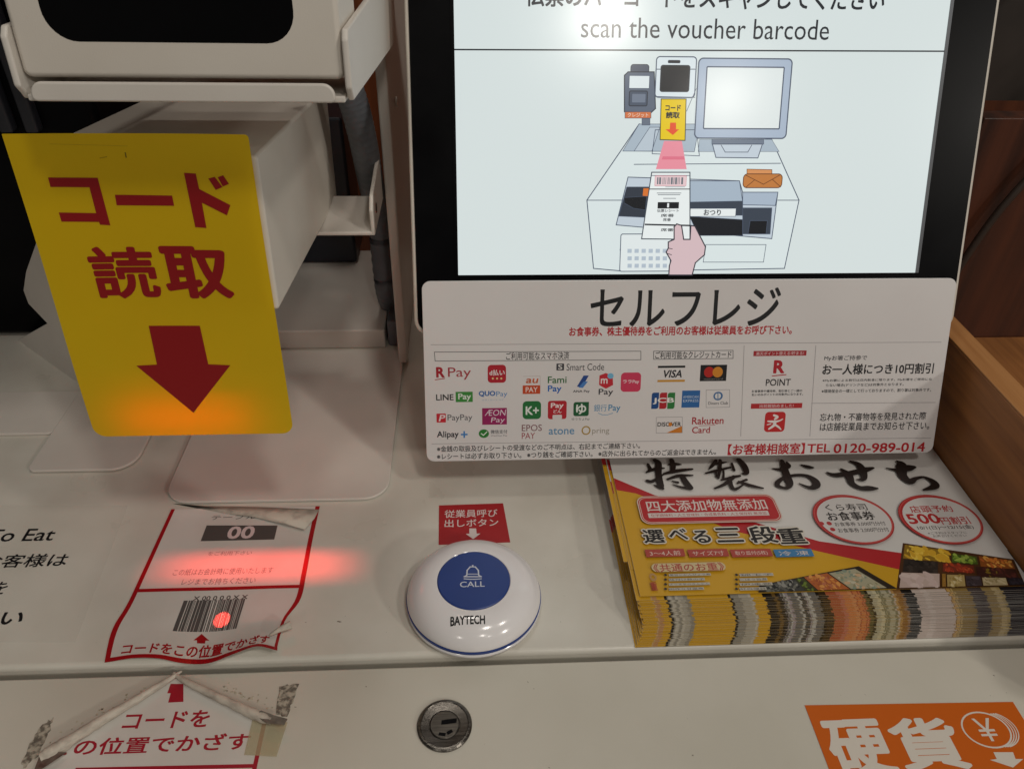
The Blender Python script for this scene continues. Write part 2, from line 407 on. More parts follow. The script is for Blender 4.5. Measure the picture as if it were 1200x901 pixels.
# slip and hand
srr(150, 722, 340, 862, 'e2eaea', 1.2, 0.5); sp([(165, 725), (185, 745), (180, 850)], None, 0)
for r in range(3):
    for c in range(8): srr(177 + c * 26.5, 778 + r * 28, 193 + c * 26.5, 793 + r * 28, 'b3c0cc', 0.1, 0)
sp([(268, 490), (412, 490), (412, 742), (230, 740)], 'eaf0ef', 0.6, '3b4450')
sl([(268, 502), (412, 502)], 0.4); sl([(258, 553), (412, 553)], 0.5, '22262d'); sl([(244, 686), (412, 690)], 0.9, '22262d')
srr(280, 503, 398, 541, 'e6c9cc', 0.4, 0.25, 'd18d94')
x = 288
while x < 388:
    wd = random.choice((2, 3, 5, 7)); srr(x, 509, x + wd, 535, '6d757c', 0.05, 0); x += wd + random.choice((3, 4, 6))
sl([(320, 545), (392, 545)], 0.3, '7b838a')
for y, a, b in ((568, 288, 378), (574, 292, 374), (588, 312, 358)): sl([(a, y), (b, y)], 0.35, '59616a')
srr(290, 602, 370, 626, '15181d', 0.2, 0); I.ptext('1', *S(326, 606), *S(333, 622), 'e8eeee', 0.02)
for y, a, b in ((634, 288, 370), (652, 302, 352), (668, 310, 340), (706, 302, 350)): I.ptext('伝票レシート' if b - a > 60 else '席番', *S(a, y - 6), *S(b, y + 6), '2b3038', 0.02)
sp([(332, 876), (334, 842), (340, 822), (322, 790), (330, 775), (330, 752), (352, 742), (352, 695), (362, 684), (380, 690), (388, 742), (412, 742), (415, 690), (430, 692), (470, 770), (466, 800), (432, 830), (420, 876)], 'd6bcc0', 0.7, '30303a')
sl([(330, 775), (345, 778)], 0.4, '30303a'); sl([(326, 795), (342, 800)], 0.4, '30303a')
o = I.build('screen_illustration', scr); o.matrix_world = sf.matrix()

# ================================================================== self-checkout sign below the screen
GF = Frame(MF.o, MF.ux, MF.uy)
g = empty('checkout_sign', GF.matrix())
tag(g, 'wide white notice panel with black heading and rows of payment logos under the screen', 'sign')
mb = MB(); mb.prism(rrect(0, 0, U(296), 112.2, 5), -2.0, 0, noise_mat('sign_board_white', '#d9d5d4', '#dfdcdb', 8, (0.32, 0.42), 0.06, bscale=60))
mb.build('panel', g, GF.matrix(), bevel=0.4)
def mark(name, label=None):
    def deco(fn):
        J = Ink(GF, 0.008, 0.02, rough=0.42); fn(J); o = J.build(name, g, label=label); o.matrix_world = GF.matrix(); return fn
    return deco
BK, RD = '17181b', 'b3242c'
@mark('heading_lettering')
def _(J): J.ptext('セルフレジ', 692, 337.5, 914, 382.5, BK, 0.012, 6)
@mark('warning_lettering')
def _(J): J.ptext('お食事券、株主優待券をご利用のお客様は従業員をお呼び下さい。', 667, 382, 928, 393, RD, 0.028)
@mark('ruled_lines')
def _(J):
    gl = '9a9698'
    J.pline([(505, 404), (1103, 401)], 0.3, gl); J.pline([(506, 520), (1091, 513)], 0.3, gl)
    J.pline([(872, 405), (868, 511)], 0.3, gl); J.pline([(956, 405), (949, 511)], 0.3, gl); J.pline([(951, 472.5), (1096, 471.5)], 0.3, gl)
    J.pline([(509, 412.5), (751, 411.5), (751, 421.5), (510, 423)], 0.3, '3c3c40', True); J.pline([(766, 411.5), (859, 410.5), (859, 420), (766, 421)], 0.3, '3c3c40', True)
@mark('small_lettering')
def _(J):
    J.ptext('ご利用可能なスマホ決済', 593, 412.5, 667, 421.5, '2a2a2e', 0.008); J.ptext('ご利用可能なクレジットカード', 768, 411.5, 857, 420, '2a2a2e', 0.012)
    J.ptext('※金銭の取扱及びレシートの受渡などのご不明点は、右記までご連絡下さい。', 512, 520.5, 750, 527.5, '2a2a2e', 0.012)
    J.ptext('※レシートは必ずお取り下さい。 ※つり銭をご確認下さい。 ※店外に出られてからのご返金はできません。', 512, 528.5, 839, 535.5, '2a2a2e', 0.012)
    J.ptext('Myお箸ご持参で', 966, 416.5, 1016, 423, '3a3a3e', 0.01); J.ptext('お一人様につき10円割引', 964, 426, 1094, 438.5, BK, 0.022)
    J.ptext('※Myお箸による割引は店内飲食に限ります。Myお箸をご使用にな', 964, 443.5, 1092, 447, '3a3a3e', 0.01)
    J.ptext('らない場合(ドリンクなど)は対象外となります。', 968, 449, 1059, 453, '3a3a3e', 0.01); J.ptext('※環境保全の一環として行っておりますので、割り箸は対象外です。', 963, 455.5, 1091, 459.5, '3a3a3e', 0.01)
    J.ptext('忘れ物・不審物等を発見された際', 961, 483.5, 1085, 492.5, '2a2a2e', 0.008); J.ptext('は店舗従業員までお知らせ下さい。', 961, 494.5, 1089, 504, '2a2a2e', 0.008)
    J.ptext('お食事券や優待券、割引券とご一緒の', 881, 456.5, 940, 459.5, '3a3a3e', 0.01); J.ptext('払いのみポイントの対象外になります。', 881, 460.5, 941, 463.5, '3a3a3e', 0.01)
@mark('telephone_lettering')
def _(J): J.ptext('【お客様相談室】', 853, 519.5, 943, 532.5, RD, 0.026); J.ptext('TEL', 946, 520, 973, 530, RD, 0.02); J.ptext('0120-989-014', 977, 519, 1084, 530, RD, 0.02)
@mark('payment_mark')
def _(J):
    J.ptext('R', 511, 430, 521, 442.5, 'a5222f', 0.05); J.pline([(510, 445), (521, 443.5)], 0.5, 'a5222f'); J.ptext('Pay', 525, 430.5, 552, 445, 'a5323c', 0.0)
@mark('payment_mark')
def _(J):
    J.prect(571.5, 427.5, 593, 448.5, 'b02230', 2.2); J.ptext('d払い', 573.5, 433, 591.5, 440, 'e6dcdc', 0.03)
    for x in (577.5, 582.5, 587.5): J.pell(x, 443.5, 1.2, 1.2, 'e3c58e')
@mark('payment_mark')
def _(J): J.ptext('LINE', 511, 462, 531.5, 469, '222226', 0.02); J.prect(534, 459, 554, 471, '3d8a3c'); J.ptext('Pay', 537, 461, 552, 470, 'dfe6dc', 0.02)
@mark('payment_mark')
def _(J): J.ptext('QUO', 561, 458, 580.5, 465, '2760a5', 0.04); J.ptext('Pay', 581.5, 458.5, 594.5, 466, '4d86bd'); J.ptext('クオ・カード ペイ', 565, 467.5, 590, 469.5, '8aa6c4')
@mark('payment_mark')
def _(J):
    J.prect(511.5, 484.5, 522.5, 495, 'c42836', 0.4); J.ptext('P', 514, 486, 520.5, 493.5, 'e4d8d8', 0.02, slant=0.25); J.ptext('PayPay', 524.5, 485.5, 553.5, 494.5, '4a4a50', 0.0)
@mark('payment_mark')
def _(J): J.prect(565, 478, 594, 497.5, '96235c'); J.ptext('ÆON', 568, 480, 592, 487, 'e3d3dc', 0.0, slant=0.15); J.ptext('Pay', 575, 489, 591, 496.5, 'e3d3dc', 0.0, slant=0.15)
@mark('payment_mark')
def _(J): J.ptext('Alipay', 512, 505, 537.5, 514.5, '2b2b33', 0.02); J.ptext('+', 540, 505, 548, 513, '3a7fc0', 0.02)
@mark('payment_mark')
def _(J):
    J.pell(567, 508, 6, 5, '2f7d33'); J.pline([(564, 508), (566.5, 510), (570.5, 506)], 0.6, 'e4ece2'); J.ptext('微信支付', 575, 503.5, 594.5, 508, '55555a', 0.01); J.ptext('WeChat Pay', 575, 509.5, 594.5, 511.5, '6a6a70')
@mark('payment_mark')
def _(J):
    J.prect(652, 426, 661, 434, '3a3a40', 0.4); J.ptext('S', 654, 427, 659, 433, 'd8d6d4', 0.02); J.ptext('Smart Code', 664, 426, 708, 434, '3a3a40', 0.0)
@mark('payment_mark')
def _(J):
    J.pline([(613, 441), (633, 440.6), (633, 460)], 0.2, 'b8a6a0'); J.ptext('au', 616, 443.5, 630, 449, 'c15a2c', 0.02, slant=0.2); J.prect(612.5, 451.5, 633, 461.5, 'c24a26'); J.ptext('PAY', 616, 453.5, 630, 459.5, 'ead9d2', 0.01)
@mark('payment_mark')
def _(J): J.ptext('Fami', 642, 441, 664, 449, '2f6a3a', 0.015); J.ptext('Pay', 642, 451.5, 658, 461, '2b66b3', 0.02)
@mark('payment_mark')
def _(J):
    J.ppoly([(676, 453), (684, 440), (690, 440), (682, 454)], '274a8c'); J.ppoly([(678, 454), (684, 447), (689, 447), (683, 454.5)], '4b7fc0'); J.ptext('ANA Pay', 671.5, 457, 691, 460.5, '2c2c34', 0.02)
@mark('payment_mark')
def _(J):
    J.ppoly([(702.5, 440), (710, 437), (718, 441), (718.5, 451), (710, 455.5), (702, 451)], 'c22936'); J.pell(715.5, 440.5, 3.6, 3.3, '74b4d6'); J.ptext('m', 704, 443.5, 712, 449.5, 'eadcdc', 0.02); J.ptext('Pay', 701.5, 455.5, 718.5, 464.5, '38383e', 0.01)
@mark('payment_mark')
def _(J): J.prect(727.5, 436.5, 751, 459, 'cc3c5c', 2.4); J.ptext('ララPay', 730, 445, 749, 450, 'ecd6da', 0.02)
@mark('payment_mark')
def _(J): J.prect(612.5, 470, 634, 491, '24703a', 2.4); J.ptext('K+', 616, 476, 631.5, 486, 'e2e8e2', 0.03)
@mark('payment_mark')
def _(J):
    J.prect(642, 469.5, 664, 491, 'b42530', 1.6); J.ptext('Pay', 645.5, 472, 660.5, 479.5, 'ecdcdc', 0.03); J.ptext('どん', 648.5, 480, 658, 484, 'ecdcdc', 0.02); J.prect(647.5, 486, 658.5, 491.2, 'd9d5d4', 0.6)
@mark('payment_mark')
def _(J): J.prect(672, 471, 690, 487.5, '1f5a36', [1.4, 1.4, 0.2, 1.4]); J.ptext('ゆ', 675, 473, 687, 485.5, 'e2e8e2', 0.03); J.ptext('ゆうちょPay', 670, 489.5, 691, 493, '55605a')
@mark('payment_mark')
def _(J):
    J.ptext('銀行', 696, 474, 711, 482, '3d86b2', 0.0); J.ptext('Pay', 713, 474, 727, 483.5, '3d86b2', 0.01); J.pline([(701, 484), (706, 486), (712, 486), (718, 484)], 0.35, '5f9cc0')
@mark('payment_mark')
def _(J): J.ptext('EPOS', 611.5, 497.5, 635, 505, '77424a', 0.0); J.ptext('PAY', 611.5, 507, 627, 514, '9a3440', 0.0)
@mark('payment_mark')
def _(J): J.ptext('atone', 643, 501.5, 673, 509, '5f8fb4', 0.01)
@mark('payment_mark')
def _(J):
    b = GF.box(681.5, 499, 692, 509.5); J.ring((b[0] + b[2]) / 2, (b[1] + b[3]) / 2, (b[2] - b[0]) / 2, (b[3] - b[1]) / 2, 0.8, 'a8893a'); J.ptext('pring', 694, 501.5, 714, 509.5, '9a9488', 0.0)
@mark('card_mark')
def _(J): J.prect(771, 428.5, 803, 431, '1d1d20'); J.ptext('VISA', 776, 433.5, 799, 442.5, '222226', 0.03, slant=0.2); J.prect(770.5, 445, 802.5, 447.5, 'c68f35')
@mark('card_mark')
def _(J): J.prect(820.5, 427.5, 851.5, 446.5, '1b1b1e'); J.pell(831, 436, 6, 6.2, 'b3261f'); J.pell(841, 436, 6, 6.2, 'd2872a'); J.ptext('mastercard', 825, 443, 847, 445, '8a8684')
@mark('card_mark')
def _(J):
    for i, c in enumerate(('1f4a86', 'b0262f', '2d7a3d')): J.prect(763.5 + i * 9.4, 460, 772 + i * 9.4, 479, c, [0.2, 1.5, 0.2, 1.5])
    J.ptext('JCB', 765, 466, 790, 473.5, 'e8e6e4', 0.03)
@mark('card_mark')
def _(J): J.prect(799, 457.5, 820, 477.5, '2f66a4'); J.ptext('AMERICAN', 800.5, 463.5, 818.5, 466.5, 'c3d0de'); J.ptext('EXPRESS', 800.5, 468, 818.5, 471, 'c3d0de')
@mark('card_mark')
def _(J):
    J.pline([(827.5, 457), (855, 456.5), (855, 477), (827.5, 477.5)], 0.2, '77767a', True); b = GF.box(836, 459, 847, 469); J.ell((b[0] + b[2]) / 2, (b[1] + b[3]) / 2, (b[2] - b[0]) / 2, (b[3] - b[1]) / 2, '3a6a9c'); J.pell(841.3, 464, 3.6, 3.4, 'dcdad8'); J.pline([(841.3, 461), (841.3, 467)], 0.5, '3a6a9c'); J.ptext('Diners Club', 830, 470.5, 853, 474, '44444a')
@mark('card_mark')
def _(J):
    J.pline([(769, 489), (799.5, 488.5), (799.5, 507), (769, 507.5)], 0.2, '77767a', True); J.ppoly([(781, 507.2), (799.2, 499), (799.2, 506.8)], 'cf7e2b'); J.ptext('DISC VER', 770.5, 494.5, 798, 499.5, '2a2a2e', 0.02); J.pell(785.5, 497.2, 2.2, 2.4, 'cf7e2b')
@mark('card_mark')
def _(J): J.ptext('Rakuten', 811, 488.5, 848, 497, 'a8242e', 0.015); J.ptext('Card', 811, 500, 832, 507.5, 'a8242e', 0.015); J.pline([(819, 498.8), (838, 498)], 0.3, 'a8242e')
@mark('point_mark')
def _(J):
    J.prect(883, 411, 945, 417, 'a3232c'); J.ptext('楽天ポイント使える!貯まる!', 886, 412, 942, 416.2, 'd9bcbc', 0.01)
    J.ptext('R', 906.5, 422, 919.5, 437.5, 'b0202c', 0.05); J.pline([(905, 440.5), (921, 439)], 0.6, 'b0202c'); J.ptext('POINT', 897.5, 444, 926.5, 452, '232327', 0.012)
@mark('delivery_mark')
def _(J):
    J.prect(880, 472.5, 940, 478.5, 'b32d30'); J.ptext('出前館始めました!', 890, 473.5, 930, 477.5, 'd9bcbc', 0.01)
    J.prect(896, 482.5, 920, 506, 'c02a2c', 2.4); wh = 'e6e0de'
    b = GF.loc
    for st in ([(907, 486.5, 2.2), (911, 488.5, 2.6), (908, 491, 2.0)], [(900, 493.5, 1.6), (907, 494, 2.6), (913, 493, 1.6), (917, 491, 1.2)], [(908, 494, 3.2), (907, 498, 3.0), (901, 502.5, 1.8)], [(907, 497, 2.2), (912, 500, 2.0), (915, 503, 1.2)], [(899, 497.5, 1.0), (903, 496.5, 1.2)]):
        J.brush([(*b(x, y), wd * 0.62) for x, y, wd in st], wh)

# ================================================================== code scanner: stand, housing, yellow sign
stand = empty('scanner_stand', loc_m(-125, 430, 0))
tag(stand, 'white steel stand with flat base plate and upright post left of the monitor', 'stand')
mb = MB(); mb.prism(rrect(-194.5, 351.5, -54.5, 520, [16, 16, 2, 2], 8), 0.6, 2.6, M_STEEL())
mb.build('base_plate', stand, Matrix.Identity(4), bevel=0.6)
mb = MB(); mb.box((-57.5, 500, 2.5), (-50.5, 512, 300), M_STEEL()); mb.box((-54.5, 512, 2.5), (-51.5, 720, 420), M_STEEL()); mb.box((-57.5, 500, 300), (-50.5, 512, 420), M_STEEL())
mb.build('post', stand, Matrix.Identity(4), bevel=1.8)
mb = MB()
mb.box((-170, 442, 139.5), (-60, 499, 142), M_STEEL())
mb.prism([(442, 139.5), (499.5, 139.5), (499.5, 169), (492, 169), (449, 163), (442, 156)], -61.5, -59,  M_STEEL(), axis='x')
mb.build('side_shelf', stand, Matrix.Identity(4), bevel=0.9)
mb = MB(); mb.tube([(-61.8, 458, 151), (-58.7, 458, 151)], 3.2, M_BLACK()); mb.build('screw_hole', stand, Matrix.Identity(4))
mb = MB(); mb.tube([(-50.6, 548, 190), (-49.2, 548, 190)], 3.6, M_STEEL(), 20); mb.build('rivet', stand, Matrix.Identity(4), bevel=0.4)

YF = lean_frame((0, 312, 87), 7.0)
hs = empty('code_scanner', YF.matrix())
tag(hs, 'boxy white code scanner housing behind the yellow sign, glowing red underneath', 'scanner')
mb = MB(); mb.box((-190, 72, -190), (-91.8, 144.5, -0.8), M_PLASTIC())
mb.build('housing', hs, YF.matrix(), bevel=1.8)
mb = MB(); mb.box((-172, 34, -60), (-118, 71.8, -30), M_GREY()); mb.build('scan_head', hs, YF.matrix(), bevel=2)
mb = MB(); mb.box((-168, 30, -56), (-122, 33.9, -34), ink('ff1408', 0.3, 2.0)); mb.build('scan_window', hs, YF.matrix())

ys = empty('yellow_sign', YF.matrix())
tag(ys, 'yellow card sign with red lettering and a big red down arrow on the scanner', 'sign')
def yellow_mat():
    mt, nt, p = base_mat('yellow_card'); N, L = nt.nodes, nt.links
    tc = N.new('ShaderNodeTexCoord'); nz = N.new('ShaderNodeTexNoise'); nz.inputs['Scale'].default_value = 25
    cr = N.new('ShaderNodeValToRGB'); cr.color_ramp.elements[0].color = lin('#e2bc08'); cr.color_ramp.elements[1].color = lin('#e8c40c')
    L.new(tc.outputs['Object'], nz.inputs[0]); L.new(nz.outputs[0], cr.inputs[0]); L.new(cr.outputs[0], p.inputs['Base Color']); p.inputs['Roughness'].default_value = 0.45
    tr = N.new('ShaderNodeBsdfTranslucent'); tr.inputs[0].default_value = lin('#e8b820'); mx = N.new('ShaderNodeMixShader'); mx.inputs[0].default_value = 0.25
    out = N['Material Output']; L.new(p.outputs[0], mx.inputs[1]); L.new(tr.outputs[0], mx.inputs[2]); L.new(mx.outputs[0], out.inputs[0])
    return mt
def bow(x, y, z): return (x, y, z + 2.4 * ((x + 143.5) / 50) ** 2 * (0.25 + 0.75 * y / 154) + 0.5 * math.sin(y / 23 + x / 31))
I = Ink(YF, 0.0, 0.0); I.poly(rrect(-193.8, 2.8, -93.2, 154, [6, 6, 1.6, 0.4], 6), 'e2bc08'); I.mb.mats[0] = yellow_mat()
o = I.build('card', ys, warp=bow, cell=6); o.matrix_world = YF.matrix(); o.data.shade_smooth()
DR = '8f1418'
def yprint(name, fn):
    J = Ink(YF, 0.02, 0.12, rough=0.45); fn(J); o = J.build(name, ys, warp=bow, cell=6); o.matrix_world = YF.matrix()
def katakana(J):
    for pts in ([(145, 518), (288, 520), (324, 660), (294, 658), (291, 650), (183, 648), (175, 621), (283, 624), (264, 548), (152, 546)], [(338, 570), (506, 572), (512, 602), (343, 601)],
                [(541, 505), (576, 507), (586, 552), (678, 598), (668, 628), (594, 592), (607, 666), (574, 664)], [(613, 521), (632, 516), (655, 546), (635, 554)], [(641, 517), (657, 511), (674, 536), (656, 544)]):
        J.ppoly([(x / 2.5, y / 2.5) for x, y in pts], DR)
yprint('lettering', katakana)
yprint('lettering', lambda J: (J.ptext('読', 107, 289, 184, 350, DR, 0.03, 5), J.ptext('取', 191, 288, 271, 350, DR, 0.04, 5)))
yprint('down_arrow', lambda J: J.ppoly([(174, 382), (234, 382), (244, 427), (270, 428), (227, 483), (160, 428), (184, 427)], DR))
yprint('smudge', lambda J: (J.pline([(147.5, 179), (148.5, 184)], 0.5, '6b5a10'), J.pline([(118, 185), (126, 183.5)], 0.25, '9a7d10'), J.pline([(60, 168), (150, 171)], 0.12, 'b59a1c')))

def red_spot(loc, target, angle, energy, sx=1, sy=1, blend=0.4, size=0.002):
    l = bpy.data.lights.new('scan_beam', 'SPOT'); l.energy = energy; l.color = (1.0, 0.06, 0.045); l.spot_size = math.radians(angle); l.spot_blend = blend; l.shadow_soft_size = size
    o = bpy.data.objects.new('scan_beam', l); COL.objects.link(o); L = Vector(loc) * MM; T = Vector(target) * MM
    q = (T - L).to_track_quat('-Z', 'Y'); o.matrix_world = Matrix.Translation(L) @ q.to_matrix().to_4x4() @ Matrix.Diagonal((sx, sy, 1, 1)); return o
t = on_z(300, 664); red_spot((t.x + 2, 331, 112), t, 64, 0.85, 1, 1, 0.9, 0.00028)
d_ = (Vector((t.x + 2, 331, 112)) - t).normalized(); bf = Frame(Vector((t.x + 2, 331, 112)) - d_ * 5, (1, 0, 0), Vector((0, 0, 1)).cross(Vector((1, 0, 0))))
bf.uy = d_.cross(bf.ux).normalized(); bf.n = bf.ux.cross(bf.uy)
mb = MB(); hx, hy, o_ = 3.5, 0.41, 4.6
mb.box((-o_, hy, 0), (o_, hy + 4, 0.3), M_BLACK()); mb.box((-o_, -hy - 4, 0), (o_, -hy, 0.3), M_BLACK()); mb.box((-o_, -hy, 0), (-hx, hy, 0.6), M_BLACK()); mb.box((hx, -hy, 0), (o_, hy, 0.6), M_BLACK())
mb.build('beam_mask', hs, bf.matrix())  # added unseen plates round a slit, cropping the red spot to a band
al = bpy.data.lights.new('scan_glow', 'AREA'); al.shape = 'RECTANGLE'; al.size = 0.060; al.size_y = 0.006; al.energy = 0.009; al.spread = math.radians(110); al.color = (1.0, 0.05, 0.03)
ao = bpy.data.objects.new('scan_glow', al); COL.objects.link(ao); ao.location = (-0.147, 0.338, 0.099); ao.rotation_euler = Vector((0, -1, 0.02)).to_track_quat('-Z', 'Y').to_euler()
t = on_z(260, 727); red_spot((t.x + 1, 321.5, 96), t, 4.8, 3.6, 1, 1, 0.5, 0.0004)

# ================================================================== payment terminal above the scanner
TF = lean_frame((0, 305, 262), 6.5)
tm = empty('payment_terminal', TF.matrix())
tag(tm, 'off white terminal with black rounded screen held above the scanner', 'terminal')
mb = MB(); mb.prism(rrect(-165, 6.6, -47.0, 150, [3, 3, 8, 8]), -46, 0, M_PLASTIC())
mb.build('body', tm, TF.matrix(), bevel=2.2)
mb = MB(); mb.prism(rrect(-152.5, 19.2, -63.2, 136, 11, 8), -0.5, 0.12, M_GLASS()); mb.build('screen', tm, TF.matrix())
cr = empty('terminal_cradle', TF.matrix())
tag(cr, 'bent white steel cradle gripping the terminal from below and both sides', 'bracket')
mb = MB(); mb.prism(rrect(-162.5, -1.2, -50.5, 5.8, [2, 2, 4.5, 4.5], 6), 1.2, 3.4, M_STEEL()); mb.build('front_lip', cr, TF.matrix(), bevel=0.9)
mb = MB(); mb.box((-165, -1.4, -110), (-47.2, 1.0, 1.2), M_STEEL()); mb.build('tray', cr, TF.matrix(), bevel=0.6)
mb = MB()
side = [(-0.5, 1.0), (2.6, 4), (2.6, 21), (0, 24.5), (-205, 40), (-205, -1.0), (-2, -1.0)]
mb = MB(); mb.add([(-46.6, y, z) for z, y in side] + [(-44.0, y, z) for z, y in side], [list(range(7)), list(range(7, 14))[::-1]] + [(i, 7 + i, 7 + (i + 1) % 7, (i + 1) % 7) for i in range(7)], M_STEEL())
mb.build('side_arm', cr, TF.matrix(), bevel=0.9)
mb = MB(); mb.add([(-168.2, y, z) for z, y in side] + [(-165.6, y, z) for z, y in side], [list(range(7)), list(range(7, 14))[::-1]] + [(i, 7 + i, 7 + (i + 1) % 7, (i + 1) % 7) for i in range(7)], M_STEEL())
mb.build('side_arm', cr, TF.matrix(), bevel=0.9)

# grey cable hose behind the scanner
mb = MB(); P = smooth_path([(-90, 450, 262), (-78, 462, 242), (-70, 472, 217), (-67, 482, 190), (-68, 510, 150), (-69, 545, 100), (-68, 545, 45), (-68, 575, 10)], 22)
mb.tube(P, [8.4 + 0.5 * (0, 1, 1)[i % 3] for i in range(len(P))], M_GREY(), 18)
tag(mb.build('cable_hose', smooth=True), 'grey corrugated cable hose hanging behind the scanner housing', 'hose')

# ================================================================== card reader stand on the left
ls = empty('card_reader_stand', loc_m(-270, 430, 0)); tag(ls, 'white bent metal stand at left edge behind the yellow sign', 'stand')
a = on_z(35, 553); b = on_z(120, 555)
mb = MB(); mb.prism(rrect(a.x - 1, 383, on_z(166, 508).x + 8, 470, [5, 16, 2, 2], 8), 0.6, 2.6, M_STEEL()); mb.build('base_plate', ls, Matrix.Identity(4), bevel=0.6)
RF = Frame((-205, 405, 2.4), (math.cos(0.7), -math.sin(0.7), 0), (0, 0, 1))
pts = [(-40, 500), (112, 492), (128, 480), (118, 420), (100, 370), (84, 322), (64, 262), (44, 278), (30, 318), (27, 340), (33, 356), (55, 379), (0, 410), (-40, 434)]
pts = [RF.loc(*p) for p in pts][::1]
mb = MB(); mb.prism(pts, -2.5, 0, M_STEEL()); mb.build('upright', ls, RF.matrix(), bevel=0.8)
mb = MB(); mb.prism(rrect(-420, 421.5, -288, 470, [2, 6, 2, 2]), 0.1, 2.2, M_STEEL()); mb.build('side_plate', ls, Matrix.Identity(4), bevel=0.6)

cr2 = empty('card_reader', loc_m(-400, 660, 3)); tag(cr2, 'black card reader body in shadow at left edge of the picture', 'card reader')
mb = MB(); mb.box((-560, 546, 2.5), (-255, 690, 520), M_BLACK()); mb.build('body', cr2, Matrix.Identity(4), bevel=6)
for k in range(5):
    mb = MB(); mb.box((-370 + k * 17, 538, 170), (-361 + k * 17, 547, 380), noise_mat('charcoal_rib', '#1a1b20', '#26272d', 20, (0.4, 0.5))); mb.build('rib', cr2, Matrix.Identity(4), bevel=2)
mb = MB(); mb.box((-260, 640, 18), (-104, 690, 150), noise_mat('dark_navy_plastic', '#10141d', '#171c28', 20, (0.35, 0.5)))
tag(mb.build('power_box', bevel=3), 'dark navy box behind the raised white ledge', 'box')

# ================================================================== wooden tray on the right
wt = empty('wooden_tray', loc_m(420, 400, 0)); tag(wt, 'brown wooden open box with thick side board right of the leaflets', 'box')
mb = MB(); mb.box((309, 180, 0.3), (326, 470, 84), M_WOOD()); mb.build('side_board', wt, Matrix.Identity(4), bevel=0.8)
mb = MB(); mb.box((309.3, 180.3, 84), (325.7, 469.7, 85.2), M_WOODTOP()); mb.build('edge_band', wt, Matrix.Identity(4), bevel=0.4)
mb = MB(); mb.box((326, 180, 34), (760, 469, 42), M_WOOD()); mb.build('floor_board', wt, Matrix.Identity(4))
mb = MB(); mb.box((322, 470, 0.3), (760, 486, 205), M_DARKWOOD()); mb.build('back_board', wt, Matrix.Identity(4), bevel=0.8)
mb = MB(); mb.box((330, 560, 190), (760, 580, 520), noise_mat('dim_grey_brown_board', '#2c2520', '#3a312b', 14, (0.4, 0.6)))
tag(mb.build('dark_board'), 'dim grey brown board standing behind the wooden box', 'board')
P = smooth_path([(470, 470, 330), (430, 464, 290), (398, 462, 240), (380, 462, 205), (352, 462, 150), (338, 462, 100), (332, 462, 66)], 6)
mb = MB(); mb.tube(P, 2.6, noise_mat('dark_cable', '#2a211c', '#3a2f28', 20, (0.4, 0.5)), 10)
tag(mb.build('cable', smooth=True), 'thin dark cable hanging down beside the monitor at right', 'cable')

# ================================================================== call button and its label
bc = on_z(555, 709, 9)
BX, BY = -0.6, 271.5
cb = empty('call_button', loc_m(BX, BY, 0)); tag(cb, 'round white call button with blue centre and blue rim line', 'call button')
M_BTN = noise_mat('glossy_white_plastic', '#e4e0e0', '#eae7e7', 10, (0.12, 0.18), spec=0.6)
M_BLUE = noise_mat('blue_plastic', '#1e3a7e', '#213f86', 30, (0.35, 0.45))
bm4 = loc_m(BX, BY, 0)
mb = MB(); mb.lathe([(30, 0.1), (34.6, 0.6), (36.9, 2.2), (37.1, 4.6)], M_BTN, 96); mb.build('lower_shell', cb, bm4, smooth=True)
mb = MB(); mb.lathe([(36.0, 4.6), (36.75, 4.7), (36.9, 6.3), (36.2, 6.5)], M_BLUE, 96); mb.build('rim_line', cb, bm4)
def dome_z(r):
    R = 36.6
    if r < 20.2: return 19.4 - 0.4 * (r / 20.2) ** 2
    t = min(1, (r - 20.2) / (R - 20.2)); return 6.6 + 12.4 * (1 - t ** 2.2) ** (1 / 1.7)
prof = [(36.2, 6.5), (36.55, 6.9)]
n = 34
for i in range(1, n + 1):
    t = 1 - (i / n) ** 1.6; r = 20.2 + (36.6 - 20.2) * t
    if dome_z(r) > 7.2: prof.append((r, dome_z(r)))
prof += [(19.9, 19.0), (19.7, 18.4), (0.5, 18.4)]
mb = MB(); mb.lathe(prof, M_BTN, 96); mb.build('dome', cb, bm4, smooth=True)
mb = MB(); mb.lathe([(19.6, 18.2), (19.6, 19.0), (19.1, 19.35), (0.3, 19.5)], M_BLUE, 96); pad = mb.build('push_pad', cb, bm4)
TOPF = Frame((BX, BY, 19.5), (1, 0, 0), (0, 1, 0))
I = Ink(TOPF, 0.01, 0.02, rough=0.4); WI = 'cfd4e0'
I.ptext('CALL', 539, 681, 568, 687.5, WI, 0.008)
b = TOPF.loc
I.pline([(547, 674), (547.5, 668), (551, 664), (557, 664), (560.5, 668), (561, 674)], 0.7, WI); I.pline([(544, 675.5), (564, 675.5)], 0.7, WI); I.pline([(544, 678), (551, 678.5), (557, 678.5), (564, 678)], 0.6, WI); I.pline([(547, 672.5), (561, 672.5)], 0.45, WI); I.pline([(554, 662.5), (554, 664)], 0.8, WI); I.pline([(547, 674), (544, 675.5)], 0.6, WI); I.pline([(561, 674), (564, 675.5)], 0.6, WI)
o = I.build('bell_symbol', pad); o.matrix_world = TOPF.matrix()
I = Ink(Frame((BX, BY, 20), (1, 0, 0), (0, 1, 0)), 0.01, 0, rough=0.4)
I.text('BAYTECH', (-12.2, -27.6, 5.6, -23.0), '17181a', 0.032)
def on_dome(x, y, z):
    r = math.hypot(x, y); return (x, y, dome_z(r) + 0.12)
o = I.build('maker_lettering', cb, warp=on_dome, cell=1.0); o.matrix_world = bm4

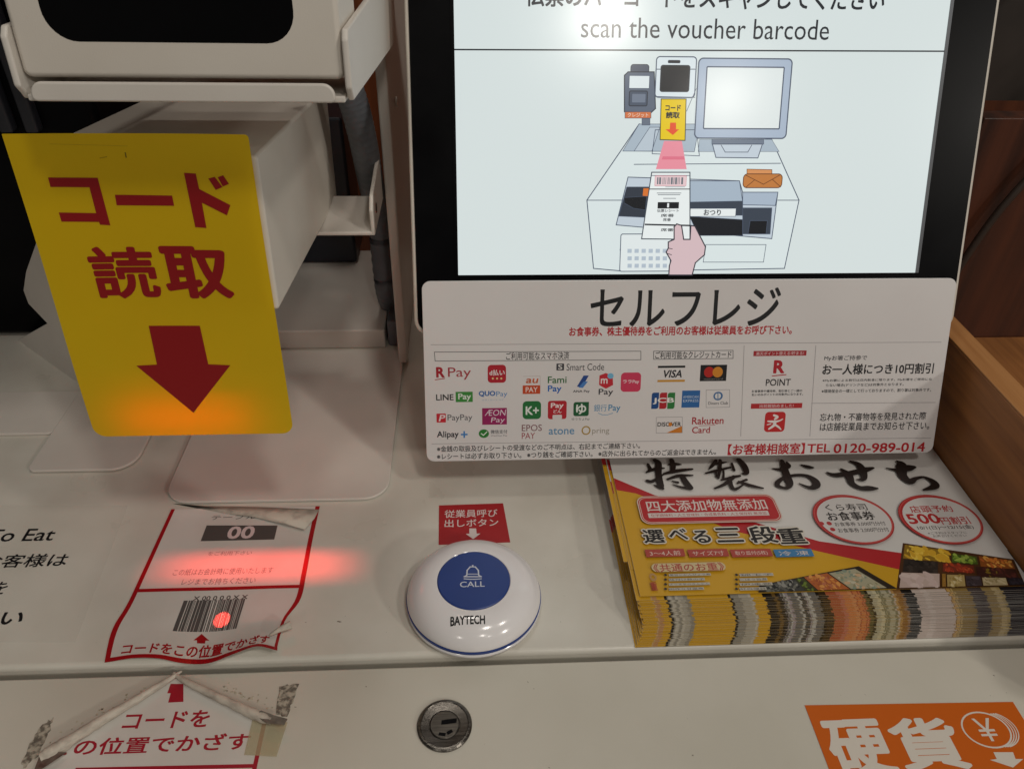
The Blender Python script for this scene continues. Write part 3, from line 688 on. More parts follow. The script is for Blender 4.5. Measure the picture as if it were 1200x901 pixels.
lf = Frame((0, 0, 0.25), (1, 0, 0), (0, 1, 0))
cl = empty('call_label', lf.matrix()); tag(cl, 'small red sticker with white lettering and arrow above the call button', 'sticker')
mb = MB(); p4 = [lf.loc(*p) for p in ((514, 638), (598, 635), (589.5, 589.5), (514.5, 592))]
mb.prism(p4, -0.2, 0.0, ink('a82227', 0.45)); mb.build('backing', cl, lf.matrix())
I = Ink(lf, 0.01, 0.02, rough=0.45)
I.ptext('従業員呼び', 521, 597, 583, 606, 'ddd0cc', 0.01); I.ptext('出しボタン', 521, 608, 584, 617, 'ddd0cc', 0.01)
I.ppoly([(550, 619), (558, 619), (558.5, 625), (563, 625), (554.5, 631.5), (546, 625.5), (550, 625)], 'ddd0cc')
o = I.build('lettering', cl); o.matrix_world = lf.matrix()

# ================================================================== voucher sticker with curled edges
def pl(pts, t):
    t = max(0, min(1, t)) * (len(pts) - 1); i = min(int(t), len(pts) - 2); q = t - i
    return Vector((pts[i][0] * (1 - q) + pts[i + 1][0] * q, pts[i][1] * (1 - q) + pts[i + 1][1] * q))
EL = smooth_path([(122, 776), (131, 738), (149, 708), (166, 672), (184, 633), (203, 592)], 4); ER = smooth_path([(325, 762), (334, 728), (352, 703), (359, 672), (366, 634), (374, 597)], 4)
EB = smooth_path([(122, 776), (155, 771), (180, 771), (212, 777), (240, 777), (262, 766), (288, 757), (325, 762)], 4); ET = [(203, 592), (374, 597)]
SXa, SXb, SYa, SYb = -188.5, -98.5, 241.5, 348.0
def to_px(x, y, z=0.0):
    v = Vector((x, y, z)) - CAM; c = _X * v.x + _Y * v.y + _Z * v.z; return Vector((CX + F_PX * c.x / c.z, CY + F_PX * c.y / c.z))
def sticker_px(u, v):
    uc, vc = max(0, min(1, u)), max(0, min(1, v))
    def flat(a, b): return to_px(SXa + (SXb - SXa) * a, SYa + (SYb - SYa) * b)
    def near(edge, yy):                                     # point of a side edge at that picture height
        best = min(range(len(edge) - 1), key=lambda i: abs((edge[i][1] + edge[i + 1][1]) / 2 - yy)); (x0, y0), (x1, y1) = edge[best], edge[best + 1]
        return x0 + (x1 - x0) * (yy - y0) / (y1 - y0 if abs(y1 - y0) > 1e-3 else 1)
    p = flat(uc, vc)
    p.x += (near(EL, min(776, p.y)) - flat(0, vc).x) * (1 - uc) ** 6 + (near(ER, min(762, p.y)) - flat(1, vc).x) * uc ** 8
    p.y += (pl(EB, uc).y - flat(uc, 0).y) * (1 - vc) ** 7
    return p
def sticker_z(u, v):
    b = max(0, 1 - v / 0.20) ** 1.6
    return 0.35 + b * (7.0 * max(0, math.sin(math.pi * min(1, max(0, (u - 0.48) / 0.75)))) + 1.4 * max(0, math.sin(math.pi * min(1, u / 0.5) * 1.0))) + 0.5 * max(0, v - 0.93) / 0.07
def sticker(x, y, z):
    u = (x - SXa) / (SXb - SXa); v = (y - SYa) / (SYb - SYa); p = sticker_px(u, v); q = on_z(p.x, p.y, sticker_z(u, v)); return (q.x, q.y, q.z + z)
vs = empty('voucher_sticker', loc_m(-143, 295, 0)); tag(vs, 'red bordered white sticker with barcode drawing and curling lower edge', 'sticker')
M_STK = noise_mat('laminated_white_sticker', '#cfcac2', '#d8d4cd', 30, (0.16, 0.26), 0.1, bscale=40, spec=0.5)
mb = MB(); nu, nv = 44, 52; q = []
for j in range(nv + 1):
    for i in range(nu + 1): q.append(sticker(SXa + (SXb - SXa) * i / nu, SYa + (SYb - SYa) * j / nv, 0))
mb.add(q, [(j * (nu + 1) + i, j * (nu + 1) + i + 1, (j + 1) * (nu + 1) + i + 1, (j + 1) * (nu + 1) + i) for j in range(nv) for i in range(nu)], M_STK)
mb.build('sheet', vs, Matrix.Identity(4), smooth=True)
G0 = Frame((0, 0, 0), (1, 0, 0), (0, 1, 0))
def stk(name):
    def deco(fn):
        J = Ink(G0, 0.012, 0.05, rough=0.3); fn(J); o = J.build(name, vs, warp=sticker, cell=3.5); o.matrix_world = Matrix.Identity(4); return fn
    return deco
SR = 'a3151c'
@stk('red_border')
def _(J):
    J.rect(SXa, SYa, SXa + 2.3, SYb, SR); J.rect(SXb - 2.3, SYa, SXb, SYb, SR); J.rect(SXa + 2.3, SYa, SXb - 2.3, SYa + 2.3, SR); J.rect(SXa + 2.3, 284.3, SXb - 2.3, 286.6, SR)
@stk('table_number')
def _(J):
    J.ppoly([(242, 615.5), (325, 615.5), (321, 632), (235, 634)], '55504d'); J.ptext('00', 267, 616.5, 298, 631, 'd6c4c2', 0.025)
    J.ptext('テーブル', 248, 603, 300, 608.5, '55504d', 0.0)
@stk('faint_lettering')
def _(J):
    J.ptext('をご利用下さい', 244, 645.5, 295, 650.5, '8d8683', 0.005); J.ptext('この紙はお会計時に使用いたします', 204, 665.5, 319, 673, '7a7270', 0.0); J.ptext('レジまでお持ちください', 214, 677, 299, 684.5, '7a7270', 0.0)
@stk('barcode')
def _(J):
    J.ptext('X 00 0 0 0 X X', 227, 697.5, 290, 702.5, '55504d', 0.02)
    A, B = J.fr.loc(203, 739), J.fr.loc(277, 739); C, D = J.fr.loc(217.5, 703.5), J.fr.loc(289.5, 703.5)
    x0, x1, y0, y1 = A[0], B[0], A[1], C[1]; x = x0; R2 = random.Random(5)
    while x < x1:
        wd = R2.choice((0.35, 0.5, 0.9, 1.4, 2.2)); J.rect(x, y0, min(x + wd, x1), y1, '5a5654'); x += wd + R2.choice((0.25, 0.3, 0.5, 0.8))
@stk('red_lettering')
def _(J):
    J.ppoly([(236.5, 740), (245.5, 747), (241, 747), (240.5, 750), (231, 750), (231, 747), (227, 747)], SR)
    J.text('コードをこの位置でかざす', (SXa + 7, SYa + 2.9, SXb - 7, SYa + 9.6), SR, 0.03)
# folded top flap
fp = [(203, 590, 0.6), (240, 593, 1.0), (300, 594, 1.6), (374, 597, 1.2), (368, 608, 3.0), (357, 620, 4.0), (338, 615, 3.2), (300, 606, 2.0), (262, 601, 1.0)]
mb = MB(); c0 = on_z(300, 600, 2.6); ring_ = [on_z(a, b, c) for a, b, c in fp]
mb.add([tuple(c0)] + [tuple(p) for p in ring_], [(0, i + 1, (i + 1) % len(ring_) + 1) for i in range(len(ring_))], M_PAPER())
mb.build('folded_flap', vs, Matrix.Identity(4), smooth=True, solid=0.2)
# small rolled corner
P = [on_z(a, b, c) for a, b, c in ((316, 744, 5.0), (328, 737, 5.6), (341, 731.5, 6.0))]
mb = MB(); mb.tube([tuple(p) for p in P], [0.6, 1.5, 2.1], M_PAPER(), 12); mb.build('rolled_corner', vs, Matrix.Identity(4), smooth=True)

# ================================================================== peeled sticker on the front panel
PF = Frame((0, 0, -1.3), (1, 0, 0), (0, 1, 0))
ps = empty('peeled_sticker', PF.matrix()); tag(ps, 'torn white sticker with red lettering and two rolled up edges forming a peak', 'sticker')
mb = MB(); mb.prism([PF.loc(*p) for p in ((208, 792), (50, 888), (40, 930), (292, 930), (306, 880), (318, 846))], -0.15, 0.05, M_STK); mb.build('sheet', ps, PF.matrix())
I = Ink(PF, 0.01, 0.08, rough=0.3); PR = 'a32030'
I.ppoly([(200, 801), (215, 801), (215, 822), (197, 823), (200, 812), (196, 812)], PR)
I.ptext('コードを', 146, 833, 245, 853, PR, 0.02); I.ptext('この位置でかざす', 62, 862, 292, 882, PR, 0.02)
o = I.build('red_lettering', ps); o.matrix_world = PF.matrix()
I = Ink(PF, 0.01, 0.07, rough=0.3)
I.pline([(310, 846), (303, 878), (298, 901), (294, 925)], 2.0, PR); I.pline([(90, 901.5), (299, 897)], 1.8, PR)
o = I.build('red_border', ps); o.matrix_world = PF.matrix()
def roll(pts, name):
    P = smooth_path([(*on_z(a, b, z), r) for a, b, z, r in pts], 6); R3 = random.Random(len(pts))
    mb = MB(); mb.tube([p[:3] for p in P], [p[3] * 0.78 * R3.uniform(0.9, 1.08) for p in P], M_PAPER(), 14); o = mb.build(name, ps, Matrix.Identity(4), smooth=True); return o
roll([(213, 786, 1.0, 0.7), (196, 797, 1.2, 1.9), (165, 816, 1.4, 2.6), (125, 840, 1.5, 3.0), (90, 862, 1.6, 3.6), (62, 880, 1.6, 4.4), (48, 888, 1.5, 3.6)], 'rolled_edge')
roll([(203, 788, 1.0, 0.8), (216, 797, 1.2, 1.9), (246, 812, 1.4, 2.4), (280, 828, 1.5, 2.8), (304, 839, 1.5, 3.2), (318, 844, 1.4, 2.4)], 'rolled_edge')
for pts, z, c in (((( 298, 837), (306, 832), (322, 838), (337, 842), (333, 849), (312, 847)), 3.0, '#5a544c'), (((46, 886), (60, 880), (78, 881), (62, 892), (48, 901), (40, 902)), 2.6, '#523a32')):
    mb = MB(); P = [on_z(a, b, z + (0.8 if k % 2 else 0)) for k, (a, b) in enumerate(pts)]; mb.add([tuple(p) for p in P][::-1], [list(range(len(P)))], noise_mat('torn_end_' + c[1:], c, '#8a8174', 260, (0.6, 0.8), 0.3, lo=0.3, hi=0.9)); mb.build('torn_end', ps, Matrix.Identity(4), solid=0.3)
def ragged(pts, rng, amt=1.6, n=5):
    out = []
    for i in range(len(pts)):
        a, b = pts[i], pts[(i + 1) % len(pts)]
        for k in range(n):
            t = k / n; out.append((a[0] * (1 - t) + b[0] * t + rng.uniform(-amt, amt), a[1] * (1 - t) + b[1] * t + rng.uniform(-amt, amt)))
    return out
M_GLUE = noise_mat('grey_glue_residue', '#6b6459', '#b5ad9c', 420, (0.6, 0.8), 0.5, bscale=900, lo=0.42, hi=0.6)
M_GLUE2 = noise_mat('brown_glue_stain', '#8a7f68', '#c4bca8', 500, (0.6, 0.8), 0.4, bscale=900, lo=0.35, hi=0.55)
R4 = random.Random(3)
for pts, lab, mt in ((((328, 804), (349, 801), (344, 820), (336, 838), (322, 838)), 'grey glue smear right of the peeled sticker', M_GLUE),
                     (((52, 846), (62, 841), (56, 862), (44, 884), (30, 900), (24, 894), (38, 866)), 'grey glue smear left of the peeled sticker', M_GLUE)):
    mb = MB(); fr = Frame((0, 0, -1.5), (1, 0, 0), (0, 1, 0)); mb.prism([fr.loc(*p) for p in ragged(pts, R4)][::-1], -0.08, 0.12, mt)
    o = mb.build('glue_residue', None, fr.matrix()); tag(o, lab, 'glue residue')
o = mb = MB(); fr = Frame((0, 0, -1.5), (1, 0, 0), (0, 1, 0))
for k in range(46):                                         # crumbs of glue along the torn edge
    t = R4.random(); s_ = R4.choice((0, 1))
    if s_: x, y = 256 + 58 * t + R4.uniform(-6, 6), 800 + 26 * t + R4.uniform(-5, 4)
    else: x, y = 170 - 110 * t + R4.uniform(-5, 5), 806 + 62 * t + R4.uniform(-5, 3)
    u, v = fr.loc(x, y); r = R4.uniform(0.25, 0.8)
    mb.prism([(u + r * math.cos(a) * R4.uniform(.6, 1.5), v + r * math.sin(a) * R4.uniform(.5, 1)) for a in (i * math.pi / 3 for i in range(6))], -0.1, 0.10, M_GLUE2)
o = mb.build('glue_crumbs', None, fr.matrix()); tag(o, 'scattered brown glue crumbs along the rolled edges of the peeled sticker', 'glue residue', kind='stuff')
# strip of clear tape
def tape_mat(name, col, fac):
    mt, nt, p = base_mat(name); N, L = nt.nodes, nt.links; p.inputs['Base Color'].default_value = lin(col); p.inputs['Roughness'].default_value = 0.2
    tr = N.new('ShaderNodeBsdfTransparent'); mx = N.new('ShaderNodeMixShader'); mx.inputs[0].default_value = fac
    L.new(tr.outputs[0], mx.inputs[1]); L.new(p.outputs[0], mx.inputs[2]); L.new(mx.outputs[0], N['Material Output'].inputs[0]); return mt
fr = Frame((0, 0, -0.95), (1, 0, 0), (0, 1, 0)); mb = MB(); mb.prism([fr.loc(*p) for p in ((286, 884), (324, 886), (337, 846), (296, 842))], -0.05, 0.05, tape_mat('yellowed_clear_tape', '#cbbf98', 0.35))
tag(mb.build('clear_tape', None, fr.matrix()), 'yellowed clear tape strip over the right edge of the peeled sticker', 'tape')

# ================================================================== clear film with black lettering at the left edge
FF = Frame((0, 0, 0.12), (1, 0, 0), (0, 1, 0))
fs_ = empty('lettered_film', FF.matrix()); tag(fs_, 'clear film with black lettering on the counter at left edge', 'sticker')
mb = MB(); mb.prism([FF.loc(*p) for p in ((-120, 752), (88, 752), (150, 592), (-40, 592))], -0.06, 0.0, tape_mat('clear_film', '#d6d0c8', 0.04)); mb.build('film', fs_, FF.matrix())
I = Ink(FF, 0.01, 0.02, rough=0.4)
I.ptext('Go To Eat', -61, 620, 64, 634.5, '1b1a1c', 0.01); I.ptext('お客様は', -20, 649, 79, 664.5, '1b1a1c', 0.012); I.ptext('方を', -30, 681, 8, 697, '1b1a1c', 0.012); I.ptext('ださい', -62, 716, 27, 733, '1b1a1c', 0.02)
o = I.build('black_lettering', fs_); o.matrix_world = FF.matrix()

# ================================================================== lock
lc = on_z(521, 850, -1.6); lm = loc_m(lc.x, lc.y, -1.6)
lk = empty('key_lock', lm); tag(lk, 'round metal key lock in the cream front panel', 'lock')
M_CHROME = noise_mat('worn_nickel', '#55514c', '#6f6a64', 60, (0.2, 0.32), 0.1, (1, 14, 1), metal=0.85)
M_CH2 = noise_mat('dark_nickel', '#4a4641', '#625d56', 60, (0.25, 0.4), 0.1, (1, 14, 1), metal=0.8)
mb = MB(); mb.lathe([(13.2, -1), (13.2, 0.9), (12.5, 1.6), (11.6, 1.7), (11.2, 1.3), (7.4, 0.9), (7.3, 0.2), (7.2, 0.1)], M_CHROME, 64); mb.build('collar', lk, lm)
mb = MB(); mb.lathe([(7.1, -0.5), (7.1, 1.0), (6.7, 1.3), (0.3, 1.35)], M_CH2, 48); ply = mb.build('barrel', lk, lm)
mb = MB(); mb.prism([(-1.6, -0.2), (5.8, 0.6), (5.9, 2.9), (-1.5, 2.1)], 1.3, 1.42, M_BLACK()); o = mb.build('keyhole', ply); o.matrix_world = lm
mb = MB(); mb.prism([(-2.8, -5.4), (0.4, -5.9), (0.8, -4.4), (-2.4, -3.9)], 1.3, 1.41, M_BLACK()); mb.prism([(1.6, -5.4), (4.2, -4.0), (3.4, -2.6), (0.9, -4.0)], 1.3, 1.41, M_BLACK()); o = mb.build('lock_mark', ply); o.matrix_world = lm

# ================================================================== orange coin sticker
OF = Frame((0, 0, -1.4), (1, 0, 0), (0, 1, 0))
os_ = empty('coin_sticker', OF.matrix()); tag(os_, 'orange sticker with white lettering and coin symbol in the lower right corner', 'sticker')
A = OF.loc(943, 826); B = OF.loc(1187, 822)
mb = MB(); mb.prism([(A[0], A[1] - 62), (B[0], B[1] - 62), (B[0], B[1]), (A[0], A[1])], -0.15, 0.05, ink('c85f12', 0.42)); mb.build('backing', os_, OF.matrix())
I = Ink(OF, 0.01, 0.07, rough=0.42); OW = 'd8d0c4'
I.ptext('硬', 971, 842, 1043, 909, OW, 0.035, 5); I.ptext('貨', 1047, 840, 1127, 903, OW, 0.035, 5)
o = I.build('lettering', os_); o.matrix_world = OF.matrix()
I = Ink(OF, 0.01, 0.07, rough=0.42)
b = OF.box(1128, 833, 1184, 877); cx_, cy_ = (b[0] + b[2]) / 2, (b[1] + b[3]) / 2; rx = (b[2] - b[0]) / 2; ry = (b[3] - b[1]) / 2
I.ring(cx_, cy_, rx, ry, 0.8, OW); 
for k in (1, 2, 3): I.ring(cx_ + 1.2 * k, cy_ , rx, ry, 0.5, OW, 30, -75, 62)
I.text('¥', (cx_ - 4.5, cy_ - 5.8, cx_ + 4.5, cy_ + 5.8), OW, 0.0)
I.ppoly([(1164, 881), (1187, 881), (1190, 889), (1199, 889), (1187, 899), (1160, 890), (1168, 889)], OW)
o = I.build('coin_symbol', os_); o.matrix_world = OF.matrix()

# ================================================================== leaflets
LW, LH = 219.0, 150.0
TOPZ = 15.4
LFR = Frame((88.5, 260.3, TOPZ), (1, 0, 0), (0, 1, 0))      # lower-left corner of the top leaflet
YL, LR, LWH = 'c99a22', 'b0262a', 'd2cfcb'
def bil(q, u, v): return tuple(q[0][k] * (1 - u) * (1 - v) + q[1][k] * u * (1 - v) + q[2][k] * u * v + q[3][k] * (1 - u) * v for k in (0, 1))
def food(J, q, u0, v0, u1, v1, base, cols, n, rng, rs=(1.2, 2.6)):
    J.poly([bil(q, a, b) for a, b in ((u0, v0), (u1, v0), (u1, v1), (u0, v1))], base)
    for _ in range(int(n * 1.9)):
        x, y = bil(q, rng.uniform(u0 + .02, u1 - .02), rng.uniform(v0 + .02, v1 - .02)); r = rng.uniform(*rs) * 0.62
        J.ell(x, y, r, r * rng.uniform(.35, .8), rng.choice(cols), 9, rng.uniform(0, 3.1))
BANDS = []
def bands():
    rng = random.Random(4)
    def run(x0, x1, n, cols):
        xs = [x0] + sorted(rng.uniform(x0, x1) for _ in range(n - 1)) + [x1]
        for a, b in zip(xs, xs[1:]): BANDS.append((a, b, rng.choice(cols)))
    run(767, 774, 3, ('b98a5a', 'c2a070', 'a85c40')); run(783, 786, 1, ('231d16',)); run(786, 810, 9, ('b9b2a2', '8d877a', 'a7a091', '6e685e'))
    run(858, 861, 1, ('231d16',)); run(861, 885, 9, ('b9b2a2', '8d877a', 'a7a091', '6e685e'))
    run(899, 910, 3, ('1a1511', '241c14')); run(910, 917, 3, ('6a5024', '2a2016', '8a6a30')); run(917, 962, 16, ('4a4844', '8a8880', 'b0aea6', '2c2a28', '6a6864', '9a8f92'))
    run(962, 974, 4, ('1c1814', '3c2a18')); run(974, 1016, 12, ('b5673a', 'c47c4a', 'a85a3a', 'c98a5a', 'b8705a')); run(1016, 1024, 2, ('2e2a1c', '5a5434'))
    run(1024, 1052, 10, ('aaa58c', 'c0b898', '8f9478', 'b6aa9a', '7e7c62')); run(1052, 1064, 4, ('8a6236', 'b08a54')); run(1064, 1077, 3, ('17130f', '221a14'))
    run(1077, 1118, 4, ('c2b2a8', 'cbbdb4', 'baa89e')); run(1118, 1123, 3, ('8a6428', 'c09a58')); run(1123, 1144, 6, ('a48a54', 'b89e68', '8a7240')); run(1144, 1161, 4, ('38302f', '4a4040'))
    run(1161, 1183, 6, ('b09a66', 'c2ae80', '9c8450')); run(1183, 1225, 4, ('1b1820', '262230'))
bands()
def leaf_art(J, full):
    px = LFR.loc; rng = random.Random(11)
    # gold field with a red band, white upper right
    def cl(p): return (min(max(p[0], 0), LW), min(max(p[1], 0), LH))
    J.poly([cl(p) for p in (px(752, 700), px(1100, 700), px(1057, 656), px(1000, 641), px(930, 626), px(870, 612), px(768, 578), px(716, 560))][:0] or [(0, 0), (LW * .66, 0), px(1058, 668), px(960, 646), px(860, 622), px(745, 578), (0, px(722, 574)[1])], YL)
    J.poly([(0, px(722, 574)[1]), px(745, 578), px(860, 622), px(960, 646), px(1058, 668), px(1058, 648), px(960, 634), px(865, 606), px(767, 580), (0, px(719, 560)[1])], LR)
    if not full:
        for x0, x1, c in BANDS:
            J.rect(px(x0, 697)[0], 0, px(x1, 697)[0], 24, c)
        return
    # bento boxes
    q2 = [px(1058, 704), px(1215, 704), px(1200, 655), px(1058, 636)]
    q2 = [cl(p) for p in q2]
    J.poly(q2, '4a2c14')
    food(J, q2, .02, .66, .42, .97, '8a6a1e', ('d8b13a', 'e0bf4e', 'c99c2c'), 26, rng, (2, 5))
    food(J, q2, .03, .36, .32, .64, '2b241f', ('3b332d', '1c1815'), 20, rng)
    food(J, q2, .36, .40, .62, .62, '6e2a1a', ('a03a20', '8a2f1c', 'b5502c'), 18, rng); food(J, q2, .44, .66, .66, .9, '46591e', ('7d9a35', '9ab04a', '5c7426'), 16, rng)
    food(J, q2, .68, .6, .97, .93, '8a4c1c', ('c9782f', 'd9a04c', 'b55f2a'), 22, rng); food(J, q2, .64, .28, .97, .58, '3a1c16', ('5a2a24', '7c6420', '4a201c'), 16, rng)
    food(J, q2, .02, .02, .33, .34, 'b9a49a', ('cbb8b0', 'c2ada6'), 8, rng, (3, 6)); food(J, q2, .35, .02, .38, .34, '8a6428', ('a57c3a',), 3, rng, (.5, .9))
    food(J, q2, .39, .02, .53, .32, 'a08a56', ('b8a26c', '8e783f', 'c4b488'), 12, rng); food(J, q2, .54, .02, .66, .30, '3b3236', ('4c4248', '2a2428'), 8, rng)
    food(J, q2, .67, .02, .86, .26, 'b3a27c', ('c4b590', '9a8960'), 9, rng); food(J, q2, .87, .02, .99, .26, '1b1820', ('2a2630',), 5, rng)
    q1 = [cl(p) for p in (px(893, 706), px(1060, 706), px(1006, 664), px(890, 686))]
    J.poly(q1, '2a2016')
    food(J, q1, .05, .03, .34, .90, '3b3a36', ('55544e', '201f1c', '8a8880', '6a6a60'), 34, rng)
    food(J, q1, .34, .03, .42, .9, '3d3f1c', ('63762a', '2c2a18'), 10, rng); food(J, q1, .43, .03, .66, .95, 'a85c2c', ('c07a3a', 'b06a4a', 'd0904a', '9a4f30'), 34, rng)
    food(J, q1, .67, .03, .93, .92, 'a09a80', ('b8b29a', '8a8466', '7e8a78', 'c2a07c'), 26, rng)
    # list of dishes along the front edge
    for x in (820, 903):
        for i, y in enumerate((674.5, 680, 685.5, 691)):
            J.ptext('●', x - 43 + 1, y - 1.2, x - 43 + 4.4, y + 1.6, '2a2622')
            J.text('', (0, 0, 1, 1), 'ffffff') if False else None
            u0, v0 = px(x - 36, y + 2.2); u1, v1 = px(x + (12 if x < 850 else 2) - (i * 7) % 13, y - 2.0)
            J.rect(u0, v0, u1, v1, 'b7b2a6')
            J.text(('黒豆とかんぴょう煮', '味付け数の子', 'さつま芋のきんとん', '田作り甘露煮')[i] if x < 850 else ('錦玉子', 'ごぼう旨煮', '伊達巻', '紅白蒲鉾')[i], (u0 + .3, v0 + .25, u1 - .3, v1 - .25), '403a34', 0.0, 2)
    J.ptext('◎', 761, 673, 769, 682, 'b08a6a'); J.ptext('重', 762, 683, 770, 693, 'a3402e', 0.02)
    # heading in brush lettering
    c2 = lambda s: [(*px(700 + x / 8.19, 530 + y / 8.19), wd / 8.19 * 0.64) for x, y, wd in s]
    c3 = lambda s: [(*px(820 + x / 8, 530 + y / 8), wd / 8 * 0.64) for x, y, wd in s]
    c4 = lambda s: [(*px(960 + x / 8, 530 + y / 8), wd / 8 * 0.64) for x, y, wd in s]
    BR = '221a17'
    for s in ([(485, 125, 22), (505, 175, 30), (468, 205, 14)], [(472, 202, 18), (560, 168, 34), (640, 163, 14)], [(555, 88, 44), (585, 120, 54), (585, 220, 54), (606, 330, 54), (625, 358, 28)], [(480, 285, 34), (530, 287, 32), (640, 218, 14)], [(542, 325, 12), (605, 350, 36)],
              [(712, 85, 40), (725, 150, 46), (712, 205, 28)], [(682, 128, 15), (745, 124, 36), (800, 128, 14)], [(640, 217, 24), (760, 190, 40), (908, 172, 20)], [(672, 270, 22), (780, 236, 34), (912, 232, 15)], [(812, 235, 40), (842, 290, 54), (890, 350, 50)], [(890, 358, 36), (800, 345, 24), (722, 320, 10)], [(718, 290, 14), (768, 300, 28)]):
        J.brush(c2(s), BR)
    for s in ([(148, 88, 30), (115, 138, 28), (85, 168, 12)], [(125, 126, 20), (190, 112, 26), (245, 104, 14)], [(52, 208, 16), (160, 182, 30), (285, 152, 18)], [(188, 85, 28), (186, 160, 30), (170, 252, 22)], [(150, 190, 14), (152, 240, 16)], [(150, 190, 14), (215, 178, 16), (218, 255, 20)], [(298, 115, 20), (318, 180, 26)], [(365, 82, 46), (415, 140, 52), (432, 205, 44), (388, 212, 10)],
              [(198, 272, 16), (300, 245, 28), (372, 232, 24)], [(318, 240, 34), (235, 308, 32), (138, 350, 18)], [(285, 270, 24), (295, 330, 34), (330, 358, 30), (402, 318, 14)], [(435, 268, 24), (350, 302, 18)], [(365, 285, 18), (470, 322, 36), (590, 348, 16)]):
        J.brush(c3(s), BR)
    for s in ([(682, 165, 12), (760, 172, 38), (825, 140, 46), (812, 105, 20)], [(768, 92, 34), (790, 160, 56), (815, 240, 66), (838, 305, 58), (808, 348, 30), (722, 318, 40), (765, 262, 36), (880, 228, 30), (1000, 232, 36), (1078, 280, 62), (1085, 325, 60), (1030, 342, 36), (930, 305, 12)], [(948, 130, 14), (1010, 148, 40), (1060, 155, 18)]):
        J.brush(c3(s), BR)
    for s in ([(75, 205, 24), (150, 225, 46), (300, 205, 52), (430, 175, 52), (500, 158, 24)], [(292, 98, 26), (370, 130, 58), (408, 200, 62), (408, 262, 42), (348, 268, 10)], [(205, 172, 26), (270, 220, 62), (300, 300, 56), (380, 345, 46), (470, 348, 52), (540, 350, 20)],
              [(622, 160, 10), (740, 178, 42), (830, 158, 70), (885, 150, 34)], [(728, 96, 22), (768, 130, 84), (770, 220, 78), (840, 285, 64), (900, 258, 36), (980, 245, 24), (1066, 290, 58), (1075, 332, 58), (970, 365, 16)]):
        J.brush(c4(s), BR)
    # red cartouche
    b = LFR.box(751, 584, 905, 612); 
    J.poly(rrect(b[0] - 1.6, b[1] - 1.6, b[2] + 4, b[3] + 1.6, 5.5), 'cdb9ac'); J.poly(rrect(b[0] - .9, b[1] - .9, b[2] + 3.3, b[3] + .9, 5), LR); J.poly(rrect(b[0] - .4, b[1] - .4, b[2] + 2.8, b[3] + .4, 4.8), 'cdb9ac'); J.poly(rrect(b[0], b[1], b[2] + 2.4, b[3], 4.5), LR)
    J.ptext('四大添加物無添加', 757, 587, 898, 600, 'd6cac4', 0.012); J.prect(759, 601.5, 901, 607, 'cfc5c0'); J.ptext('化学調味料・人工甘味料・合成着色料・人工保存料 無添加', 762, 602.5, 898, 606, LR, 0.0, 2)
    # sub heading with a white halo
    for t, x0, x1, y0, y1 in (('選', 753, 778, 622, 638), ('べ', 783, 805, 621, 634), ('る', 812, 832, 623, 638), ('三', 838, 869, 620, 637), ('段', 877, 909, 618, 638), ('重', 911, 943, 620, 639)):
        J.ptext(t, x0 - 1.4, y0 - 1.4, x1 + 1.4, y1 + 1.4, 'cfc8bb', 0.12); J.ptext(t, x0, y0, x1, y1, '1e1a18', 0.03)
    for t, x0, x1, c in (('3〜4人前', 756, 802, 'a84438'), ('サイズ7寸', 806, 853, 'a84438'), ('取り皿付(5枚)', 856, 904, 'a84438'), ('冷 凍', 907, 952, '3f7aa8')):
        J.prect(x0, 645, x1, 654, c); J.ptext(t, x0 + 5, 647, x1 - 5, 652.5, 'd9c6b8', 0.0)
    J.prect(763, 661, 850, 671, 'c8b68c', 3); J.ptext('《共通のお重》', 765, 661.5, 848, 671, 'a8453a', 0.015)
    # two red rings
    for (x0, y0, x1, y1) in ((950, 581, 1049, 640), (1051, 581, 1152, 640)):
        b = LFR.box(x0, y0, x1, y1); cx, cy = (b[0] + b[2]) / 2, (b[1] + b[3]) / 2; rx, ry = (b[2] - b[0]) / 2 - 2, (b[3] - b[1]) / 2
        J.ell(cx, cy, rx, ry, 'a8292b', 48); J.ell(cx, cy, rx - .6, ry - .6, 'c0504a', 48); J.ring(cx, cy, rx - 1.2, ry - 1.2, 1.6, 'ad2c2d', 40, 60, 220); J.ell(cx + .4, cy - .3, rx - 2.0, ry - 2.0, 'cfcbc8', 48)
    J.ptext('くら寿司', 966, 592, 1015, 600, '2a2422', 0.01); J.ptext('お食事券', 968, 601, 1024, 611.5, '2a2422', 0.02)
    J.pell(962, 615, 3, 2.2, 'b0393a'); J.pell(971, 615, 3, 2.2, 'b0393a'); J.ptext('お食事券 3,000円分付', 977, 613, 1037, 618, '3a3230', 0.005); J.pell(975, 622, 3, 2.2, 'b0393a'); J.ptext('お食事券 2,000円分付', 981, 620, 1041, 625.5, '3a3230', 0.005)
    J.ptext('店頭予約', 1065, 594, 1115, 602, 'b0393a', 0.015); J.ptext('500', 1062, 603.5, 1100, 615.5, 'b02c2d', 0.03); J.ptext('円割引', 1101, 607, 1135, 616, 'b02c2d', 0.02); J.ptext('10/1(日)〜12/15(金)', 1074, 617, 1140, 622.5, '3a3230', 0.01)
    J.ptext('※ご予約はスタッフに', 1086, 624.5, 1132, 627.5, '4a423e', 0.0); J.ptext('お声がけください', 1092, 628, 1132, 631, '4a423e', 0.0)

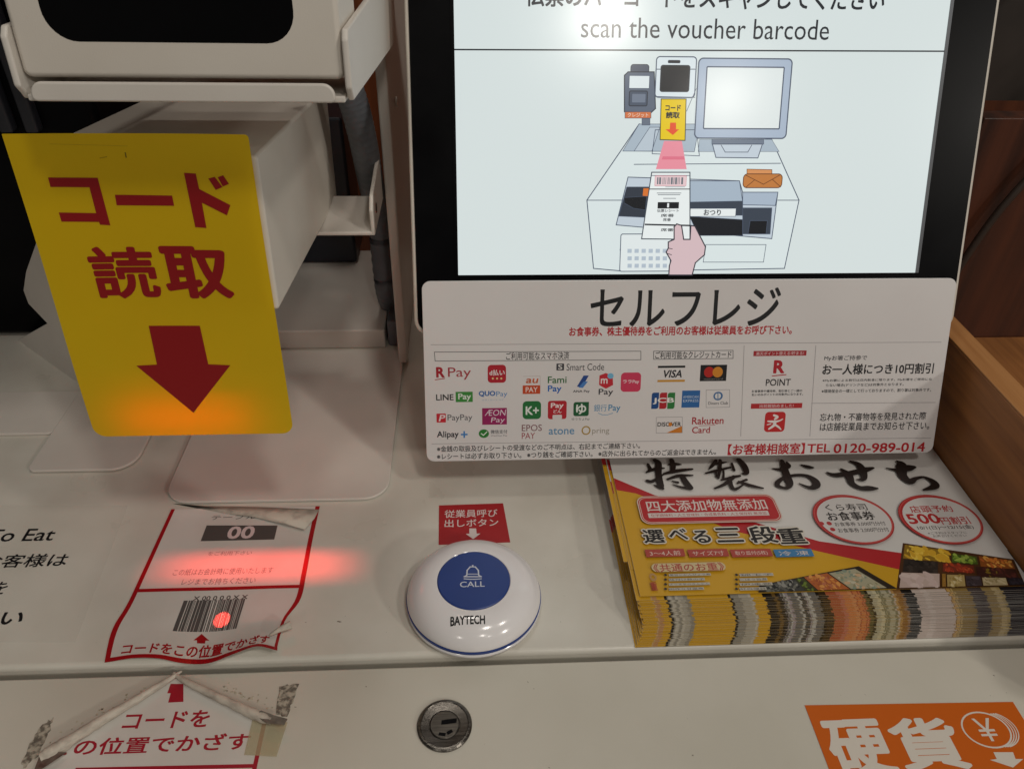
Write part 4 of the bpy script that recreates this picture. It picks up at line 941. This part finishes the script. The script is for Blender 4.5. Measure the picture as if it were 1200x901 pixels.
TH = 0.16
M_LEAF = ink(LWH, 0.36, 0, 0.45)
def leaf_mesh(full, edge=True):
    J = Ink(LFR, 0.002 if full else 0.0018, 0.01, rough=0.36, spec=0.45); leaf_art(J, full)
    # keep the print inside the sheet
    J.mb.v = [(min(max(x, 0.05), LW - 0.05), min(max(y, 0.0), LH - 0.05), z) for x, y, z in J.mb.v]
    q = MB(); q.prism([(0, 0), (LW, 0), (LW, LH), (0, LH)], -TH, 0, M_LEAF); q.m[2] = q.slot(ink('b08c34', 0.5)); q.m[5] = q.slot(ink('93742f', 0.5))  # left edge face darker: shade on that side is put into its colour
    # printed right to the cut edge: the front edge carries the ink
    for mi, mt in enumerate(J.mb.mats): q.slot(mt)
    if not full and edge:                                    # full-bleed ink on the cut front edge
        for x0, x1, c in BANDS:
            a, b = max(0, LFR.loc(x0, 697)[0]), min(LW, LFR.loc(x1, 697)[0])
            if b > a: q.add([(a, -0.01, -TH), (b, -0.01, -TH), (b, -0.01, 0), (a, -0.01, 0)], [(0, 1, 2, 3)], ink(c, 0.5))
    k = len(q.v); q.v += J.mb.v
    for f, mi in zip(J.mb.f, J.mb.m): q.f.append([a + k for a in f]); q.m.append(q.slot(J.mb.mats[mi]))
    return q
NSH = 62
top = leaf_mesh(True).build('leaflet')
top.matrix_world = loc_m(88.5, 260.3, TOPZ)
tag(top, 'topmost festive food leaflet of the pile with black brush heading', 'leaflet', 'leaflets in the pile')
low = leaf_mesh(False); lowpale = leaf_mesh(False, False); lowpale.m[2] = lowpale.slot(ink('a89c84', 0.55))
R5 = random.Random(21); first = None; drift = 0.0; pale = None
for i in range(NSH):
    t = (i + 1) / NSH                                        # 0 at the top, 1 on the counter
    z = TOPZ - 0.35 - t * (TOPZ - 0.55)
    fwd_ = 1.0 + 19.8 * t                                    # lower leaflets slide towards the viewer
    if t < 0.55: sx = -0.5 + 3.4 * t
    else: sx = 1.4 - 9.0 * (t - 0.55)
    drift = 0.8 * drift + R5.uniform(-.45, .45); sx += drift
    sx += R5.uniform(-.7, .7) - 0.6; fy = fwd_ + R5.uniform(-.3, .3); rz = R5.uniform(-.0016, .0016)
    if i in (1, 3): sx, fy, rz = (-1.4, -19, 0.003) if i == 1 else (-4.6, -25, 0.005)
    if i == 0: sx, fy = 1.0, -2.0
    if first is None:
        o = first = low.build('leaflet')
    elif i % 7 in (2, 5) or R5.random() < 0.12:               # a sheet whose cut edge shows bare paper
        if pale is None: o = pale = lowpale.build('leaflet')
        else: o = pale.copy(); COL.objects.link(o)
    else:
        o = first.copy(); COL.objects.link(o)
    o.matrix_world = loc_m(88.5 + sx, 260.3 - fy, z, rz)
    tag(o, 'one of the identical leaflets in the pile beneath the topmost leaflet', 'leaflet', 'leaflets in the pile')
